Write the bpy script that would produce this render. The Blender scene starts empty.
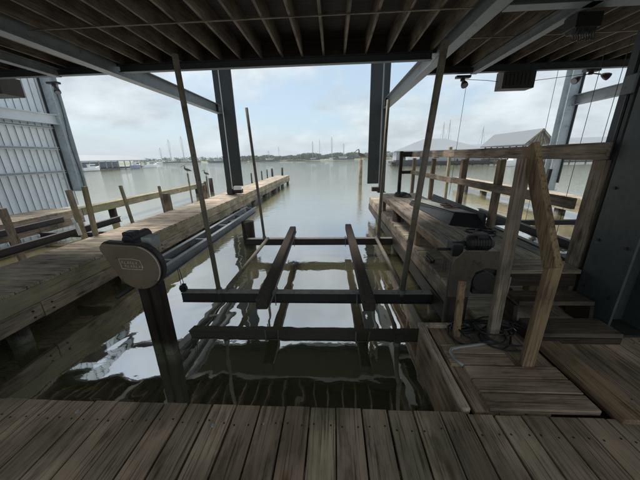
import bpy, bmesh, math, random
from mathutils import Vector, Matrix, noise
random.seed(7)
R = math.radians
S = bpy.context.scene
col = S.collection
# ------------------------------------------------------------------ camera
cd = bpy.data.cameras.new('camera'); cam = bpy.data.objects.new('camera', cd); col.objects.link(cam)
S.camera = cam
cd.sensor_fit = 'HORIZONTAL'; cd.sensor_width = 36.0
cd.lens = 36.0 * 261.055 / 640.0
cd.clip_start = 0.05; cd.clip_end = 3000
def cam_matrix(yaw, pitch, roll, loc):
    cy, sy = math.cos(yaw), math.sin(yaw)
    f = Vector((sy*math.cos(pitch), cy*math.cos(pitch), -math.sin(pitch)))
    r = Vector((cy, -sy, 0)); u = r.cross(f)
    c, s = math.cos(roll), math.sin(roll)
    r2 = c*r + s*u; u2 = -s*r + c*u
    M = Matrix((r2, u2, -f)).transposed().to_4x4(); M.translation = loc
    return M
cam.matrix_world = cam_matrix(R(-3.2196), R(17.7034), R(-1.2798), Vector((0, 0, 1.5)))
# ------------------------------------------------------------------ sky
SUN_EL, SUN_AZ = R(58), R(-40)          # azimuth from +Y towards +X
w = bpy.data.worlds.new('World'); S.world = w; w.use_nodes = True
nt = w.node_tree; N = nt.nodes; LK = nt.links; N.clear()
out = N.new('ShaderNodeOutputWorld'); bg = N.new('ShaderNodeBackground'); LK.new(bg.outputs[0], out.inputs[0])
sky = N.new('ShaderNodeTexSky'); sky.sky_type = 'NISHITA'; sky.sun_disc = False
sky.sun_elevation = SUN_EL; sky.sun_rotation = SUN_AZ; sky.air_density = 1.0; sky.dust_density = 1.5
tc = N.new('ShaderNodeTexCoord'); sep = N.new('ShaderNodeSeparateXYZ'); LK.new(tc.outputs['Generated'], sep.inputs[0])
def mth(op, a, b=None, c=None, clamp=False):
    n = N.new('ShaderNodeMath'); n.operation = op; n.use_clamp = clamp
    for i, v in enumerate((a, b, c)):
        if v is None: continue
        if isinstance(v, (int, float)): n.inputs[i].default_value = v
        else: LK.new(v, n.inputs[i])
    return n.outputs[0]
den = mth('ADD', mth('MAXIMUM', sep.outputs[2], 0.0), 0.30)
cx = mth('DIVIDE', sep.outputs[0], den); cyy = mth('DIVIDE', sep.outputs[1], den)
cmb = N.new('ShaderNodeCombineXYZ'); LK.new(cx, cmb.inputs[0]); LK.new(cyy, cmb.inputs[1]); cmb.inputs[2].default_value = 3.7
def wnoise(scale, det, rough, dist=0.0):
    n = N.new('ShaderNodeTexNoise'); n.inputs['Scale'].default_value = scale; n.inputs['Detail'].default_value = det
    n.inputs['Roughness'].default_value = rough; n.inputs['Distortion'].default_value = dist
    LK.new(cmb.outputs[0], n.inputs['Vector']); return n.outputs[0]
n1 = wnoise(1.25, 11, 0.6, 0.1); n2 = wnoise(2.1, 11, 0.6, 0.15)
cover = N.new('ShaderNodeMapRange'); cover.inputs[1].default_value = 0.385; cover.inputs[2].default_value = 0.54
LK.new(n1, cover.inputs[0])
shade = N.new('ShaderNodeMapRange'); shade.inputs[1].default_value = 0.36; shade.inputs[2].default_value = 0.64
shade.inputs[3].default_value = 0.70; shade.inputs[4].default_value = 1.12
LK.new(n2, shade.inputs[0])
cl = N.new('ShaderNodeVectorMath'); cl.operation = 'SCALE'; cl.inputs[0].default_value = (4.0, 4.4, 4.6); LK.new(shade.outputs[0], cl.inputs['Scale'])
mx = N.new('ShaderNodeMix'); mx.data_type = 'RGBA'
blue = N.new('ShaderNodeMix'); blue.data_type = 'RGBA'; blue.inputs[0].default_value = 0.75
LK.new(sky.outputs[0], blue.inputs[6]); blue.inputs[7].default_value = (2.5, 3.3, 3.9, 1)
LK.new(mth('MULTIPLY', cover.outputs[0], 0.9), mx.inputs[0])
LK.new(blue.outputs[2], mx.inputs[6]); LK.new(cl.outputs[0], mx.inputs[7])
LK.new(mx.outputs[2], bg.inputs[0]); bg.inputs[1].default_value = 0.05
# ------------------------------------------------------------------ sun
sl = bpy.data.lights.new('sun', 'SUN'); sl.energy = 1.3; sl.angle = R(20); sl.color = (1, 0.97, 0.93)
sun = bpy.data.objects.new('sun', sl); col.objects.link(sun)
sd = Vector((math.sin(SUN_AZ)*math.cos(SUN_EL), math.cos(SUN_AZ)*math.cos(SUN_EL), math.sin(SUN_EL)))
sun.rotation_euler = sd.to_track_quat('Z', 'Y').to_euler()
S.view_settings.view_transform = 'Standard'; S.view_settings.look = 'None'
S.view_settings.exposure = 2.0; S.view_settings.gamma = 1.0; S.view_settings.use_curve_mapping = False
S.render.engine = 'CYCLES'; S.cycles.max_bounces = 8; S.cycles.diffuse_bounces = 5

# ------------------------------------------------------------------ materials
def new_mat(name):
    m = bpy.data.materials.new(name); m.use_nodes = True
    t = m.node_tree; b = t.nodes['Principled BSDF']; return m, t, b
def nd(t, kind, **kw):
    n = t.nodes.new(kind)
    for k, v in kw.items():
        if isinstance(k, str) and k.startswith('i_'): n.inputs[k[2:].replace('_', ' ')].default_value = v
        else: setattr(n, k, v)
    return n
def ramp(t, fac, stops):
    r = t.nodes.new('ShaderNodeValToRGB'); e = r.color_ramp.elements
    while len(e) < len(stops): e.new(0.5)
    for i, (p, c) in enumerate(stops): e[i].position = p; e[i].color = (*c, 1)
    t.links.new(fac, r.inputs[0]); return r.outputs[0]
def mixc(t, f, a, b, blend='MIX'):
    m = t.nodes.new('ShaderNodeMix'); m.data_type = 'RGBA'; m.blend_type = blend
    for i, v in ((0, f), (6, a), (7, b)):
        if isinstance(v, (int, float)): m.inputs[i].default_value = v
        elif isinstance(v, tuple): m.inputs[i].default_value = (*v, 1)
        else: t.links.new(v, m.inputs[i])
    return m.outputs[2]
def tmath(t, op, a, b=None, clamp=False):
    n = t.nodes.new('ShaderNodeMath'); n.operation = op; n.use_clamp = clamp
    for i, v in enumerate((a, b)):
        if v is None: continue
        if isinstance(v, (int, float)): n.inputs[i].default_value = v
        else: t.links.new(v, n.inputs[i])
    return n.outputs[0]
def wood(name, dark, mid, light, axis='Y', algae=0.0, rough=0.85, knots=True, var=0.35, acol=(0.10, 0.11, 0.035), bump=0.35, stain=0.5, tide=False):
    m, t, b = new_mat(name); L = t.links
    geo = t.nodes.new('ShaderNodeNewGeometry'); tcn = t.nodes.new('ShaderNodeTexCoord')
    rnd = geo.outputs['Random Per Island']
    off = t.nodes.new('ShaderNodeVectorMath'); off.operation = 'SCALE'; off.inputs[0].default_value = (37.0, 53.0, 71.0); L.new(rnd, off.inputs['Scale'])
    add = t.nodes.new('ShaderNodeVectorMath'); add.operation = 'ADD'; L.new(tcn.outputs['Object'], add.inputs[0]); L.new(off.outputs[0], add.inputs[1])
    mp = t.nodes.new('ShaderNodeMapping'); L.new(add.outputs[0], mp.inputs[0])
    sc = {'X': (1, 22, 22), 'Y': (22, 1, 22), 'Z': (22, 22, 1)}[axis]; mp.inputs['Scale'].default_value = sc
    g = nd(t, 'ShaderNodeTexNoise'); g.inputs['Scale'].default_value = 2.2; g.inputs['Detail'].default_value = 7; g.inputs['Roughness'].default_value = 0.65; g.inputs['Distortion'].default_value = 0.6
    L.new(mp.outputs[0], g.inputs['Vector'])
    base = ramp(t, g.outputs[0], [(0.22, dark), (0.45, mid), (0.78, light)])
    # fine dark checks along the grain
    mp2 = t.nodes.new('ShaderNodeMapping'); L.new(add.outputs[0], mp2.inputs[0]); mp2.inputs['Scale'].default_value = tuple(s*3.2 if s > 1 else 1.6 for s in sc)
    g2 = nd(t, 'ShaderNodeTexNoise'); g2.inputs['Scale'].default_value = 1.5; g2.inputs['Detail'].default_value = 6; L.new(mp2.outputs[0], g2.inputs['Vector'])
    chk = ramp(t, g2.outputs[0], [(0.36, (0.30, 0.28, 0.25)), (0.44, (0.95, 0.94, 0.93)), (0.6, (1.0, 1.0, 1.0)), (0.68, (1.2, 1.18, 1.15))])
    base = mixc(t, 0.8, base, chk, 'MULTIPLY')
    # per-board tone
    hv0 = ramp(t, rnd, [(0.0, (1-var,)*3), (0.5, (1, 0.98, 0.95)), (1.0, (1+var*0.5, 1+var*0.45, 1+var*0.35))])
    r2 = tmath(t, 'FRACT', tmath(t, 'MULTIPLY', rnd, 7.31))
    hv = mixc(t, 1.0, hv0, ramp(t, r2, [(0.0, (1.07, 0.985, 0.94)), (0.5, (1.02, 1.0, 0.98)), (1.0, (0.97, 1.01, 0.95))]), 'MULTIPLY')
    base = mixc(t, 1.0, base, hv, 'MULTIPLY')
    # broad weather stains
    s1 = nd(t, 'ShaderNodeTexNoise'); s1.inputs['Scale'].default_value = 2.3; s1.inputs['Detail'].default_value = 6; L.new(tcn.outputs['Object'], s1.inputs['Vector'])
    st = ramp(t, s1.outputs[0], [(0.35, (1-stain,)*3), (0.6, (1.06, 1.04, 1.0))])
    base = mixc(t, 1.0, base, st, 'MULTIPLY')
    ms = t.nodes.new('ShaderNodeMapping'); L.new(add.outputs[0], ms.inputs[0]); ms.inputs['Scale'].default_value = {'X': (2, 9, 9), 'Y': (9, 2, 9), 'Z': (9, 9, 2)}[axis]
    mn = nd(t, 'ShaderNodeTexNoise'); mn.inputs['Scale'].default_value = 1.6; mn.inputs['Detail'].default_value = 9; mn.inputs['Roughness'].default_value = 0.7; L.new(ms.outputs[0], mn.inputs['Vector'])
    mo = ramp(t, mn.outputs[0], [(0.36, (0.42, 0.40, 0.37)), (0.47, (0.9, 0.89, 0.88)), (0.62, (1.05, 1.03, 1.0)), (0.7, (1.25, 1.22, 1.18))])
    base = mixc(t, 0.85, base, mo, 'MULTIPLY')
    if knots:
        mk = t.nodes.new('ShaderNodeMapping'); L.new(add.outputs[0], mk.inputs[0])
        ks = {'X': (1.5, 5, 5), 'Y': (5, 1.5, 5), 'Z': (5, 5, 1.5)}[axis]; mk.inputs['Scale'].default_value = ks
        v = t.nodes.new('ShaderNodeTexVoronoi'); v.inputs['Scale'].default_value = 1.0; L.new(mk.outputs[0], v.inputs['Vector'])
        kf = ramp(t, v.outputs['Distance'], [(0.07, (0.25, 0.2, 0.15)), (0.13, (0.8, 0.75, 0.7)), (0.17, (1, 1, 1))])
        base = mixc(t, 0.85, base, kf, 'MULTIPLY')
    if algae > 0:
        a1 = nd(t, 'ShaderNodeTexNoise'); a1.inputs['Scale'].default_value = 1.3; a1.inputs['Detail'].default_value = 6; L.new(tcn.outputs['Object'], a1.inputs['Vector'])
        af = ramp(t, a1.outputs[0], [(0.38, (0, 0, 0)), (0.62, (algae,)*3)])
        base = mixc(t, af, base, acol)
    if tide:
        sp = t.nodes.new('ShaderNodeSeparateXYZ'); L.new(geo.outputs['Position'], sp.inputs[0])
        tn = nd(t, 'ShaderNodeTexNoise'); tn.inputs['Scale'].default_value = 9; tn.inputs['Detail'].default_value = 6; L.new(geo.outputs['Position'], tn.inputs['Vector'])
        lv = tmath(t, 'ADD', sp.outputs[2], tmath(t, 'MULTIPLY', tn.outputs[0], 0.22))
        tf = ramp(t, tmath(t, 'ADD', lv, 1.0), [(0.46, (0.85,)*3), (0.56, (0, 0, 0))])
        gcol = ramp(t, tn.outputs[0], [(0.4, (0.08, 0.085, 0.035)), (0.6, (0.26, 0.24, 0.19))])
        base = mixc(t, tf, base, gcol)
    L.new(base, b.inputs['Base Color']); b.inputs['Roughness'].default_value = rough; b.inputs['Specular IOR Level'].default_value = 0.3
    bp = t.nodes.new('ShaderNodeBump'); bp.inputs['Strength'].default_value = bump; bp.inputs['Distance'].default_value = 0.006
    hh = tmath(t, 'ADD', g.outputs[0], g2.outputs[0]); L.new(hh, bp.inputs['Height']); L.new(bp.outputs[0], b.inputs['Normal'])
    return m
def metal(name, colr, rough=0.5, metallic=0.0, rust=0.0, rcol=(0.12, 0.05, 0.02), nscale=3.0, amp=0.25, spec=0.5):
    m, t, b = new_mat(name); L = t.links
    tcn = t.nodes.new('ShaderNodeTexCoord')
    n = nd(t, 'ShaderNodeTexNoise'); n.inputs['Scale'].default_value = nscale; n.inputs['Detail'].default_value = 8; n.inputs['Roughness'].default_value = 0.7
    L.new(tcn.outputs['Object'], n.inputs['Vector'])
    c = ramp(t, n.outputs[0], [(0.3, tuple(x*(1-amp) for x in colr)), (0.7, tuple(min(1, x*(1+amp)) for x in colr))])
    if rust > 0:
        n2 = nd(t, 'ShaderNodeTexNoise'); n2.inputs['Scale'].default_value = nscale*2.3; n2.inputs['Detail'].default_value = 10; n2.inputs['Roughness'].default_value = 0.75
        L.new(tcn.outputs['Object'], n2.inputs['Vector'])
        rf = ramp(t, n2.outputs[0], [(0.62-rust*0.3, (0, 0, 0)), (0.72-rust*0.2, (1, 1, 1))])
        c = mixc(t, rf, c, rcol)
    L.new(c, b.inputs['Base Color'])
    rr = ramp(t, n.outputs[0], [(0.3, (rough*0.8,)*3), (0.7, (min(1, rough*1.2),)*3)]); L.new(rr, b.inputs['Roughness'])
    b.inputs['Metallic'].default_value = metallic; b.inputs['Specular IOR Level'].default_value = spec
    bp = t.nodes.new('ShaderNodeBump'); bp.inputs['Strength'].default_value = 0.12; bp.inputs['Distance'].default_value = 0.004
    L.new(n.outputs[0], bp.inputs['Height']); L.new(bp.outputs[0], b.inputs['Normal'])
    return m
M = {}
GR = ((0.18, 0.138, 0.096), (0.39, 0.312, 0.23), (0.50, 0.415, 0.315))
for a in 'XYZ':
    M['deck'+a] = wood('weathered_deck_wood_'+a, *GR, axis=a, var=0.28, algae=0.14, acol=(0.15, 0.15, 0.085))
    M['grey'+a] = wood('grey_aged_lumber_'+a, (0.16, 0.137, 0.11), (0.34, 0.30, 0.245), (0.48, 0.43, 0.36), axis=a, var=0.3)
    M['pale'+a] = wood('pale_dock_lumber_'+a, (0.29, 0.245, 0.195), (0.50, 0.435, 0.36), (0.66, 0.59, 0.51), axis=a, var=0.3, stain=0.35)
    M['mossy'+a] = wood('algae_stained_lumber_'+a, (0.22, 0.19, 0.125), (0.42, 0.37, 0.26), (0.58, 0.52, 0.39), axis=a, algae=0.75, acol=(0.30, 0.285, 0.17), var=0.25)
    M['dark'+a] = wood('dark_wet_timber_'+a, (0.016, 0.012, 0.009), (0.042, 0.032, 0.024), (0.08, 0.062, 0.045), axis=a, knots=False, var=0.2, rough=0.6, tide=(a == 'Z'))
    M['tan'+a] = wood('newer_tan_lumber_'+a, (0.16, 0.115, 0.065), (0.27, 0.205, 0.12), (0.36, 0.28, 0.18), axis=a, var=0.15, stain=0.25, knots=False)
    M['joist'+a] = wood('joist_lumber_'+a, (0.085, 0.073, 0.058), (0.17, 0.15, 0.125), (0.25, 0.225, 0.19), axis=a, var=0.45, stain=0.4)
M['steel'] = metal('grey_painted_steel', (0.14, 0.155, 0.158), 0.55, 0.0, rust=0.25, rcol=(0.10, 0.07, 0.05))
M['lightsteel'] = metal('light_grey_steel', (0.40, 0.45, 0.47), 0.5, 0.0, rust=0.15, rcol=(0.18, 0.16, 0.14))
M['dsteel'] = metal('dark_painted_steel', (0.024, 0.029, 0.029), 0.5, 0.0, rust=0.15)
M['nearsteel'] = metal('dark_green_grey_steel', (0.048, 0.054, 0.052), 0.5, 0.0, nscale=22, amp=0.3, rust=0.1, rcol=(0.05, 0.04, 0.03))
M['galv'] = metal('galvanised_steel', (0.25, 0.265, 0.275), 0.5, 0.35, rust=0.2, rcol=(0.14, 0.10, 0.07), nscale=5)
M['black'] = metal('black_iron', (0.018, 0.016, 0.015), 0.55, 0.0, rust=0.35, rcol=(0.05, 0.025, 0.015), nscale=8)
M['cradle'] = metal('dark_cradle_steel', (0.03, 0.026, 0.024), 0.6, 0.0, rust=0.3, rcol=(0.06, 0.032, 0.02), nscale=6)
M['flange'] = metal('dusty_flange_top', (0.34, 0.32, 0.28), 0.8, 0.0, rust=0.25, rcol=(0.1, 0.07, 0.05), nscale=7)  # lighter tone for beam tops and bunk edge strips
M['carpet'] = metal('bunk_carpet', (0.075, 0.06, 0.05), 0.95, 0.0, nscale=30, amp=0.5, spec=0.1)
M['cover'] = metal('tan_plastic_cover', (0.155, 0.118, 0.076), 0.42, 0.0, nscale=4, amp=0.18)
M['plate'] = metal('brown_painted_plate', (0.085, 0.07, 0.048), 0.5, 0.0, rust=0.3, rcol=(0.04, 0.025, 0.015), nscale=5)
M['coverlip'] = metal('pale_cover_lip', (0.45, 0.39, 0.30), 0.5, nscale=4)
M['pole'] = metal('dull_pvc_guide_pole', (0.20, 0.17, 0.125), 0.6, 0.0, rust=0.3, rcol=(0.08, 0.055, 0.035), nscale=4)
M['cable'] = metal('wire_rope', (0.10, 0.095, 0.09), 0.5, 0.5)
M['hose'] = metal('grey_conduit', (0.30, 0.29, 0.27), 0.4, 0.2)
M['rubber'] = metal('black_rubber', (0.012, 0.012, 0.013), 0.6)
M['slab'] = metal('grey_fabric_lid', (0.33, 0.33, 0.31), 0.8, nscale=5)
M['slabdark'] = metal('dark_vinyl', (0.016, 0.019, 0.021), 0.55)
M['redbrown'] = metal('redbrown_rubber', (0.13, 0.045, 0.03), 0.7)
M['siding'] = metal('pale_sheet_siding', (0.80, 0.84, 0.86), 0.45, 0.0, nscale=1.2, amp=0.08, rust=0.12, rcol=(0.50, 0.50, 0.46))
M['sidinggirt'] = metal('light_girt_steel', (0.66, 0.70, 0.72), 0.5, nscale=2, amp=0.1)
M['white'] = metal('white_paint', (0.78, 0.78, 0.76), 0.5, nscale=2, amp=0.05)
M['darkroof'] = metal('grey_metal_roof', (0.12, 0.135, 0.145), 0.6, 0.0, nscale=0.3, amp=0.12)
M['roofm'] = metal('faded_metal_roof', (0.24, 0.26, 0.27), 0.6, 0.0, nscale=0.15, amp=0.08)
M['palewall'] = metal('pale_metal_wall', (0.36, 0.38, 0.38), 0.6, nscale=0.2, amp=0.06)
M['bluewall'] = metal('blue_grey_hull', (0.20, 0.26, 0.33), 0.5, nscale=0.3)
M['soffit'] = metal('matte_dark_soffit', (0.02, 0.018, 0.014), 0.95, nscale=2, spec=0.0)  # near-black and glossless so the roof strip mirrors dark in the water
M['stepX'] = wood('dark_step_boards', (0.05, 0.04, 0.03), (0.11, 0.09, 0.068), (0.17, 0.14, 0.11), axis='X', var=0.2)  # darker brown tone for the step treads
M['benchY'] = wood('lightened_bench_boards', (0.24, 0.22, 0.19), (0.43, 0.40, 0.355), (0.58, 0.55, 0.50), axis='Y', var=0.2, stain=0.3)  # grey raised to stand in for sky light the ceiling blocks
M['darkboat'] = metal('dark_hull_paint', (0.05, 0.055, 0.065), 0.6, nscale=0.5)
M['heater'] = metal('dark_brown_sheet', (0.03, 0.022, 0.016), 0.6, nscale=4)
M['brownwall'] = metal('brown_gable_boards', (0.14, 0.11, 0.085), 0.8, nscale=0.5)
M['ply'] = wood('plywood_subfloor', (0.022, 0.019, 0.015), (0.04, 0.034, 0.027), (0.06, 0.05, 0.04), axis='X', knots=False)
M['glass'] = metal('dark_glass', (0.03, 0.035, 0.04), 0.15)
M['lens'] = metal('frosted_lamp_glass', (0.25, 0.27, 0.28), 0.25)
M['pelican'] = metal('brown_grey_plumage', (0.10, 0.085, 0.07), 0.9, nscale=12, amp=0.4)
M['palebird'] = metal('pale_head_plumage', (0.6, 0.57, 0.5), 0.9, nscale=12)
M['bill'] = metal('bill_horn', (0.28, 0.22, 0.13), 0.6)
# foliage
def foliage(name, c1, c2):
    m, t, b = new_mat(name); L = t.links
    geo = t.nodes.new('ShaderNodeNewGeometry')
    c = ramp(t, geo.outputs['Random Per Island'], [(0, c1), (1, c2)]); L.new(c, b.inputs['Base Color']); b.inputs['Roughness'].default_value = 0.8
    return m
M['leaf'] = foliage('marsh_foliage', (0.05, 0.08, 0.03), (0.13, 0.16, 0.07))
M['reed'] = foliage('marsh_reeds', (0.13, 0.14, 0.06), (0.22, 0.22, 0.11))
# water
m, t, b = new_mat('murky_harbour_water'); L = t.links
geo = t.nodes.new('ShaderNodeNewGeometry')
def wn(scale, sx, sy, det, rough=0.5, dist=0.0):
    mp = t.nodes.new('ShaderNodeMapping'); L.new(geo.outputs['Position'], mp.inputs[0]); mp.inputs['Scale'].default_value = (sx, sy, 1)
    n = t.nodes.new('ShaderNodeTexNoise'); n.inputs['Scale'].default_value = scale; n.inputs['Detail'].default_value = det
    n.inputs['Roughness'].default_value = rough; n.inputs['Distortion'].default_value = dist; L.new(mp.outputs[0], n.inputs['Vector']); return n.outputs[0]
murk = ramp(t, wn(0.7, 1, 1, 4), [(0.3, (0.125, 0.118, 0.062)), (0.7, (0.15, 0.142, 0.08))])
L.new(murk, b.inputs['Base Color']); b.inputs['Roughness'].default_value = 0.02; b.inputs['IOR'].default_value = 7.0
sepp = t.nodes.new('ShaderNodeSeparateXYZ'); L.new(geo.outputs['Position'], sepp.inputs[0])
far = t.nodes.new('ShaderNodeMapRange'); far.inputs[1].default_value = 4.0; far.inputs[2].default_value = 22.0; far.inputs[3].default_value = 0.0; far.inputs[4].default_value = 1.0
L.new(sepp.outputs[1], far.inputs[0])
h1 = wn(1.8, 1, 0.8, 1.0, 0.3, 0.9); h2 = wn(7.0, 1, 1.6, 3, 0.5, 0.3)
h2s = tmath(t, 'MULTIPLY', h2, tmath(t, 'ADD', tmath(t, 'MULTIPLY', far.outputs[0], 0.5), 0.012))
h1s = tmath(t, 'MULTIPLY', h1, 0.30)
bp = t.nodes.new('ShaderNodeBump'); bp.inputs['Strength'].default_value = 1.0; bp.inputs['Distance'].default_value = 0.03
L.new(tmath(t, 'ADD', h1s, h2s), bp.inputs['Height']); L.new(bp.outputs[0], b.inputs['Normal'])
M['water'] = m

# ------------------------------------------------------------------ helpers
OFF = {}
def woff(o): return OFF.get(o.name, Vector((0, 0, 0))) if o else Vector((0, 0, 0))
class MB:
    def __init__(s): s.v = []; s.f = []
    def add(s, vs, fs):
        n = len(s.v); s.v += [Vector(v) for v in vs]; s.f += [tuple(i+n for i in f) for f in fs]; return s
    def box(s, x0, x1, y0, y1, z0, z1):
        vs = [(x, y, z) for z in (z0, z1) for y in (y0, y1) for x in (x0, x1)]
        return s.add(vs, [(0, 2, 3, 1), (4, 5, 7, 6), (0, 1, 5, 4), (2, 6, 7, 3), (0, 4, 6, 2), (1, 3, 7, 5)])
    def beam(s, p0, p1, a, bb, up=(0, 0, 1)):      # a = width sideways, bb = height along up
        p0, p1 = Vector(p0), Vector(p1); d = (p1-p0).normalized(); up = Vector(up)
        if abs(d.dot(up)) > 0.98: up = Vector((0, 1, 0))
        x = d.cross(up).normalized(); u = x.cross(d)
        vs = [p + x*i*a/2 + u*j*bb/2 for p in (p0, p1) for j in (-1, 1) for i in (-1, 1)]
        return s.add(vs, [(0, 2, 3, 1), (4, 5, 7, 6), (0, 1, 5, 4), (2, 6, 7, 3), (0, 4, 6, 2), (1, 3, 7, 5)])
    def ibeam(s, p0, p1, wdt, hgt, tk=0.02, up=(0, 0, 1), kind='I'):
        p0, p1 = Vector(p0), Vector(p1); d = (p1-p0).normalized(); up = Vector(up)
        if abs(d.dot(up)) > 0.98: up = Vector((0, 1, 0))
        x = d.cross(up).normalized(); u = x.cross(d); h = hgt/2; g = wdt/2; q = tk/2
        if kind == 'I': pr = [(-g, -h), (g, -h), (g, -h+tk), (q, -h+tk), (q, h-tk), (g, h-tk), (g, h), (-g, h), (-g, h-tk), (-q, h-tk), (-q, -h+tk), (-g, -h+tk)]
        else: pr = [(-g, -h), (g, -h), (g, -h+tk), (-g+tk, -h+tk), (-g+tk, h-tk), (g, h-tk), (g, h), (-g, h)]
        n = len(pr); vs = [p + x*a + u*b_ for p in (p0, p1) for a, b_ in pr]
        return s.add(vs, [tuple(range(n))[::-1], tuple(range(n, 2*n))] + [(i, (i+1) % n, n+(i+1) % n, n+i) for i in range(n)])
    def tube(s, pts, r, n=10, caps=True):
        pts = [Vector(p) for p in pts]; rs = r if isinstance(r, (list, tuple)) else [r]*len(pts); rings = []
        d0 = (pts[1]-pts[0]).normalized(); a = d0.orthogonal().normalized()
        for i, p in enumerate(pts):
            d = (pts[min(i+1, len(pts)-1)] - pts[max(i-1, 0)]).normalized()
            a = (a - d*a.dot(d)).normalized(); b_ = d.cross(a)
            rings.append([p + (a*math.cos(2*math.pi*k/n) + b_*math.sin(2*math.pi*k/n))*rs[i] for k in range(n)])
        vs = [v for r_ in rings for v in r_]; fs = []
        for i in range(len(pts)-1):
            fs += [(i*n+k, i*n+(k+1) % n, (i+1)*n+(k+1) % n, (i+1)*n+k) for k in range(n)]
        if caps: fs += [tuple(range(n))[::-1], tuple(range((len(pts)-1)*n, len(pts)*n))]
        return s.add(vs, fs)
    def prism(s, poly, axis, a0, a1):               # poly in the two other axes
        n = len(poly)
        def mk(p, q):
            return {'Y': (p[0], q, p[1]), 'X': (q, p[0], p[1]), 'Z': (p[0], p[1], q)}[axis]
        vs = [mk(p, a0) for p in poly] + [mk(p, a1) for p in poly]
        return s.add(vs, [tuple(range(n)), tuple(range(n, 2*n))[::-1]] + [(i, n+i, n+(i+1) % n, (i+1) % n) for i in range(n)])
    def ball(s, c, r, sz=(1, 1, 1), nu=10, nv=7):
        c = Vector(c); vs = [c+Vector((0, 0, -r*sz[2]))]
        for j in range(1, nv):
            ph = -math.pi/2 + math.pi*j/nv
            for i in range(nu):
                th = 2*math.pi*i/nu; vs.append(c+Vector((math.cos(ph)*math.cos(th)*r*sz[0], math.cos(ph)*math.sin(th)*r*sz[1], math.sin(ph)*r*sz[2])))
        vs.append(c+Vector((0, 0, r*sz[2]))); fs = []
        for i in range(nu):
            fs.append((0, 1+(i+1) % nu, 1+i)); fs.append((len(vs)-1, len(vs)-1-nu+i, len(vs)-1-nu+(i+1) % nu))
            for j in range(nv-2):
                fs.append((1+j*nu+i, 1+j*nu+(i+1) % nu, 1+(j+1)*nu+(i+1) % nu, 1+(j+1)*nu+i))
        return s.add(vs, fs)
    def build(s, name, mat, parent=None, bevel=0.0, smooth=False, origin=None):
        me = bpy.data.meshes.new(name)
        if parent is None:
            if origin is None:
                xs = [v.x for v in s.v]; ys = [v.y for v in s.v]; zs = [v.z for v in s.v]
                origin = ((min(xs)+max(xs))/2, (min(ys)+max(ys))/2, min(zs))
            off = Vector(origin)
        else: off = woff(parent)
        me.from_pydata([v-off for v in s.v], [], s.f)
        bm = bmesh.new(); bm.from_mesh(me); bmesh.ops.recalc_face_normals(bm, faces=bm.faces); bm.to_mesh(me); bm.free()
        mats = mat if isinstance(mat, (list, tuple)) else [mat]
        for q in mats: me.materials.append(M[q] if isinstance(q, str) else q)
        if smooth:
            for p in me.polygons: p.use_smooth = True
        o = bpy.data.objects.new(name, me); col.objects.link(o)
        if parent is None: o.location = off
        else: o.parent = parent
        OFF[o.name] = off
        if bevel > 0:
            md = o.modifiers.new('bevel', 'BEVEL'); md.width = bevel; md.segments = 2; md.limit_method = 'ANGLE'; md.angle_limit = R(40)
        return o
def tag(o, label=None, cat=None, group=None, kind=None):
    if label: o['label'] = label
    if cat: o['category'] = cat
    if group: o['group'] = group
    if kind: o['kind'] = kind
    return o
def empty(name, loc, label, cat, group=None):
    o = bpy.data.objects.new(name, None); col.objects.link(o); o.location = loc; o.empty_display_size = 0.2
    OFF[o.name] = Vector(loc); return tag(o, label, cat, group)
def copy_thing(root, loc, label, group=None, rotz=None, scale=None):
    r = root.copy(); col.objects.link(r); r.location = loc; r['label'] = label
    if group: r['group'] = group
    if rotz is not None: r.rotation_euler[2] = rotz
    if scale: r.scale = (scale,)*3
    for ch in list(root.children):
        c = ch.copy(); col.objects.link(c); c.parent = r
        for g in list(ch.children):
            d = g.copy(); col.objects.link(d); d.parent = c
    return r
ZW = -0.72
def jit(a): return random.uniform(-a, a)
def boards(mb, x0, x1, y0, y1, ztop, axis, bw=0.14, gap=0.006, th=0.038, ragged=0.0, nails=None, jz=0.002):
    """planks running along axis, laid side by side over the rectangle"""
    lo, hi = (x0, x1) if axis == 'Y' else (y0, y1); p = lo
    while p < hi-0.03:
        q = min(p+bw, hi); dz = jit(jz); r1, r2 = jit(ragged), jit(ragged); g = gap*random.uniform(0.5, 1.5)/2
        if axis == 'Y': mb.box(p+g, q-g, y0+r1, y1+r2, ztop-th+dz, ztop+dz)
        else: mb.box(x0+r1, x1+r2, p+g, q-g, ztop-th+dz, ztop+dz)
        if nails is not None:
            mbn, rows = nails
            for rr in rows:
                for e in (0.22, 0.78):
                    c = p+(q-p)*e+jit(0.008); rj = rr+jit(0.012)
                    x, y = (c, rj) if axis == 'Y' else (rj, c)
                    mbn.tube([(x, y, ztop+dz-0.004), (x, y, ztop+dz+0.0015)], 0.0058, 7)
        p = q

# ------------------------------------------------------------------ setting: water, shore
wb = MB(); wb.add([(-900, -60, ZW), (900, -60, ZW), (900, 1500, ZW), (-900, 1500, ZW)], [(0, 1, 2, 3)])
tag(wb.build('water', 'water'), 'calm murky green harbour water reflecting the clouds', kind='structure')
m, t, b = new_mat('mud'); b.inputs['Base Color'].default_value = (0.035, 0.03, 0.018, 1); b.inputs['Roughness'].default_value = 0.9; M['mud'] = m
gb = MB(); gb.add([(-900, -60, -3.2), (900, -60, -3.2), (900, 1500, -3.2), (-900, 1500, -3.2)], [(0, 1, 2, 3)])
tag(gb.build('harbour_bed', 'mud'), 'muddy harbour bottom under the water', kind='structure')
sb = MB(); nseg = 90; vs = []; fs = []
for i in range(nseg+1):
    x = -420+i*10; y = 176+6*math.sin(i*0.7)+5*noise.noise(Vector((i*0.3, 0, 0)))+max(0, -x-60)*0.25
    vs += [(x, y, ZW-0.6), (x, y+3, ZW+0.5), (x, y+60, ZW+0.9), (x, 1500, ZW+1.0)]
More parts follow.
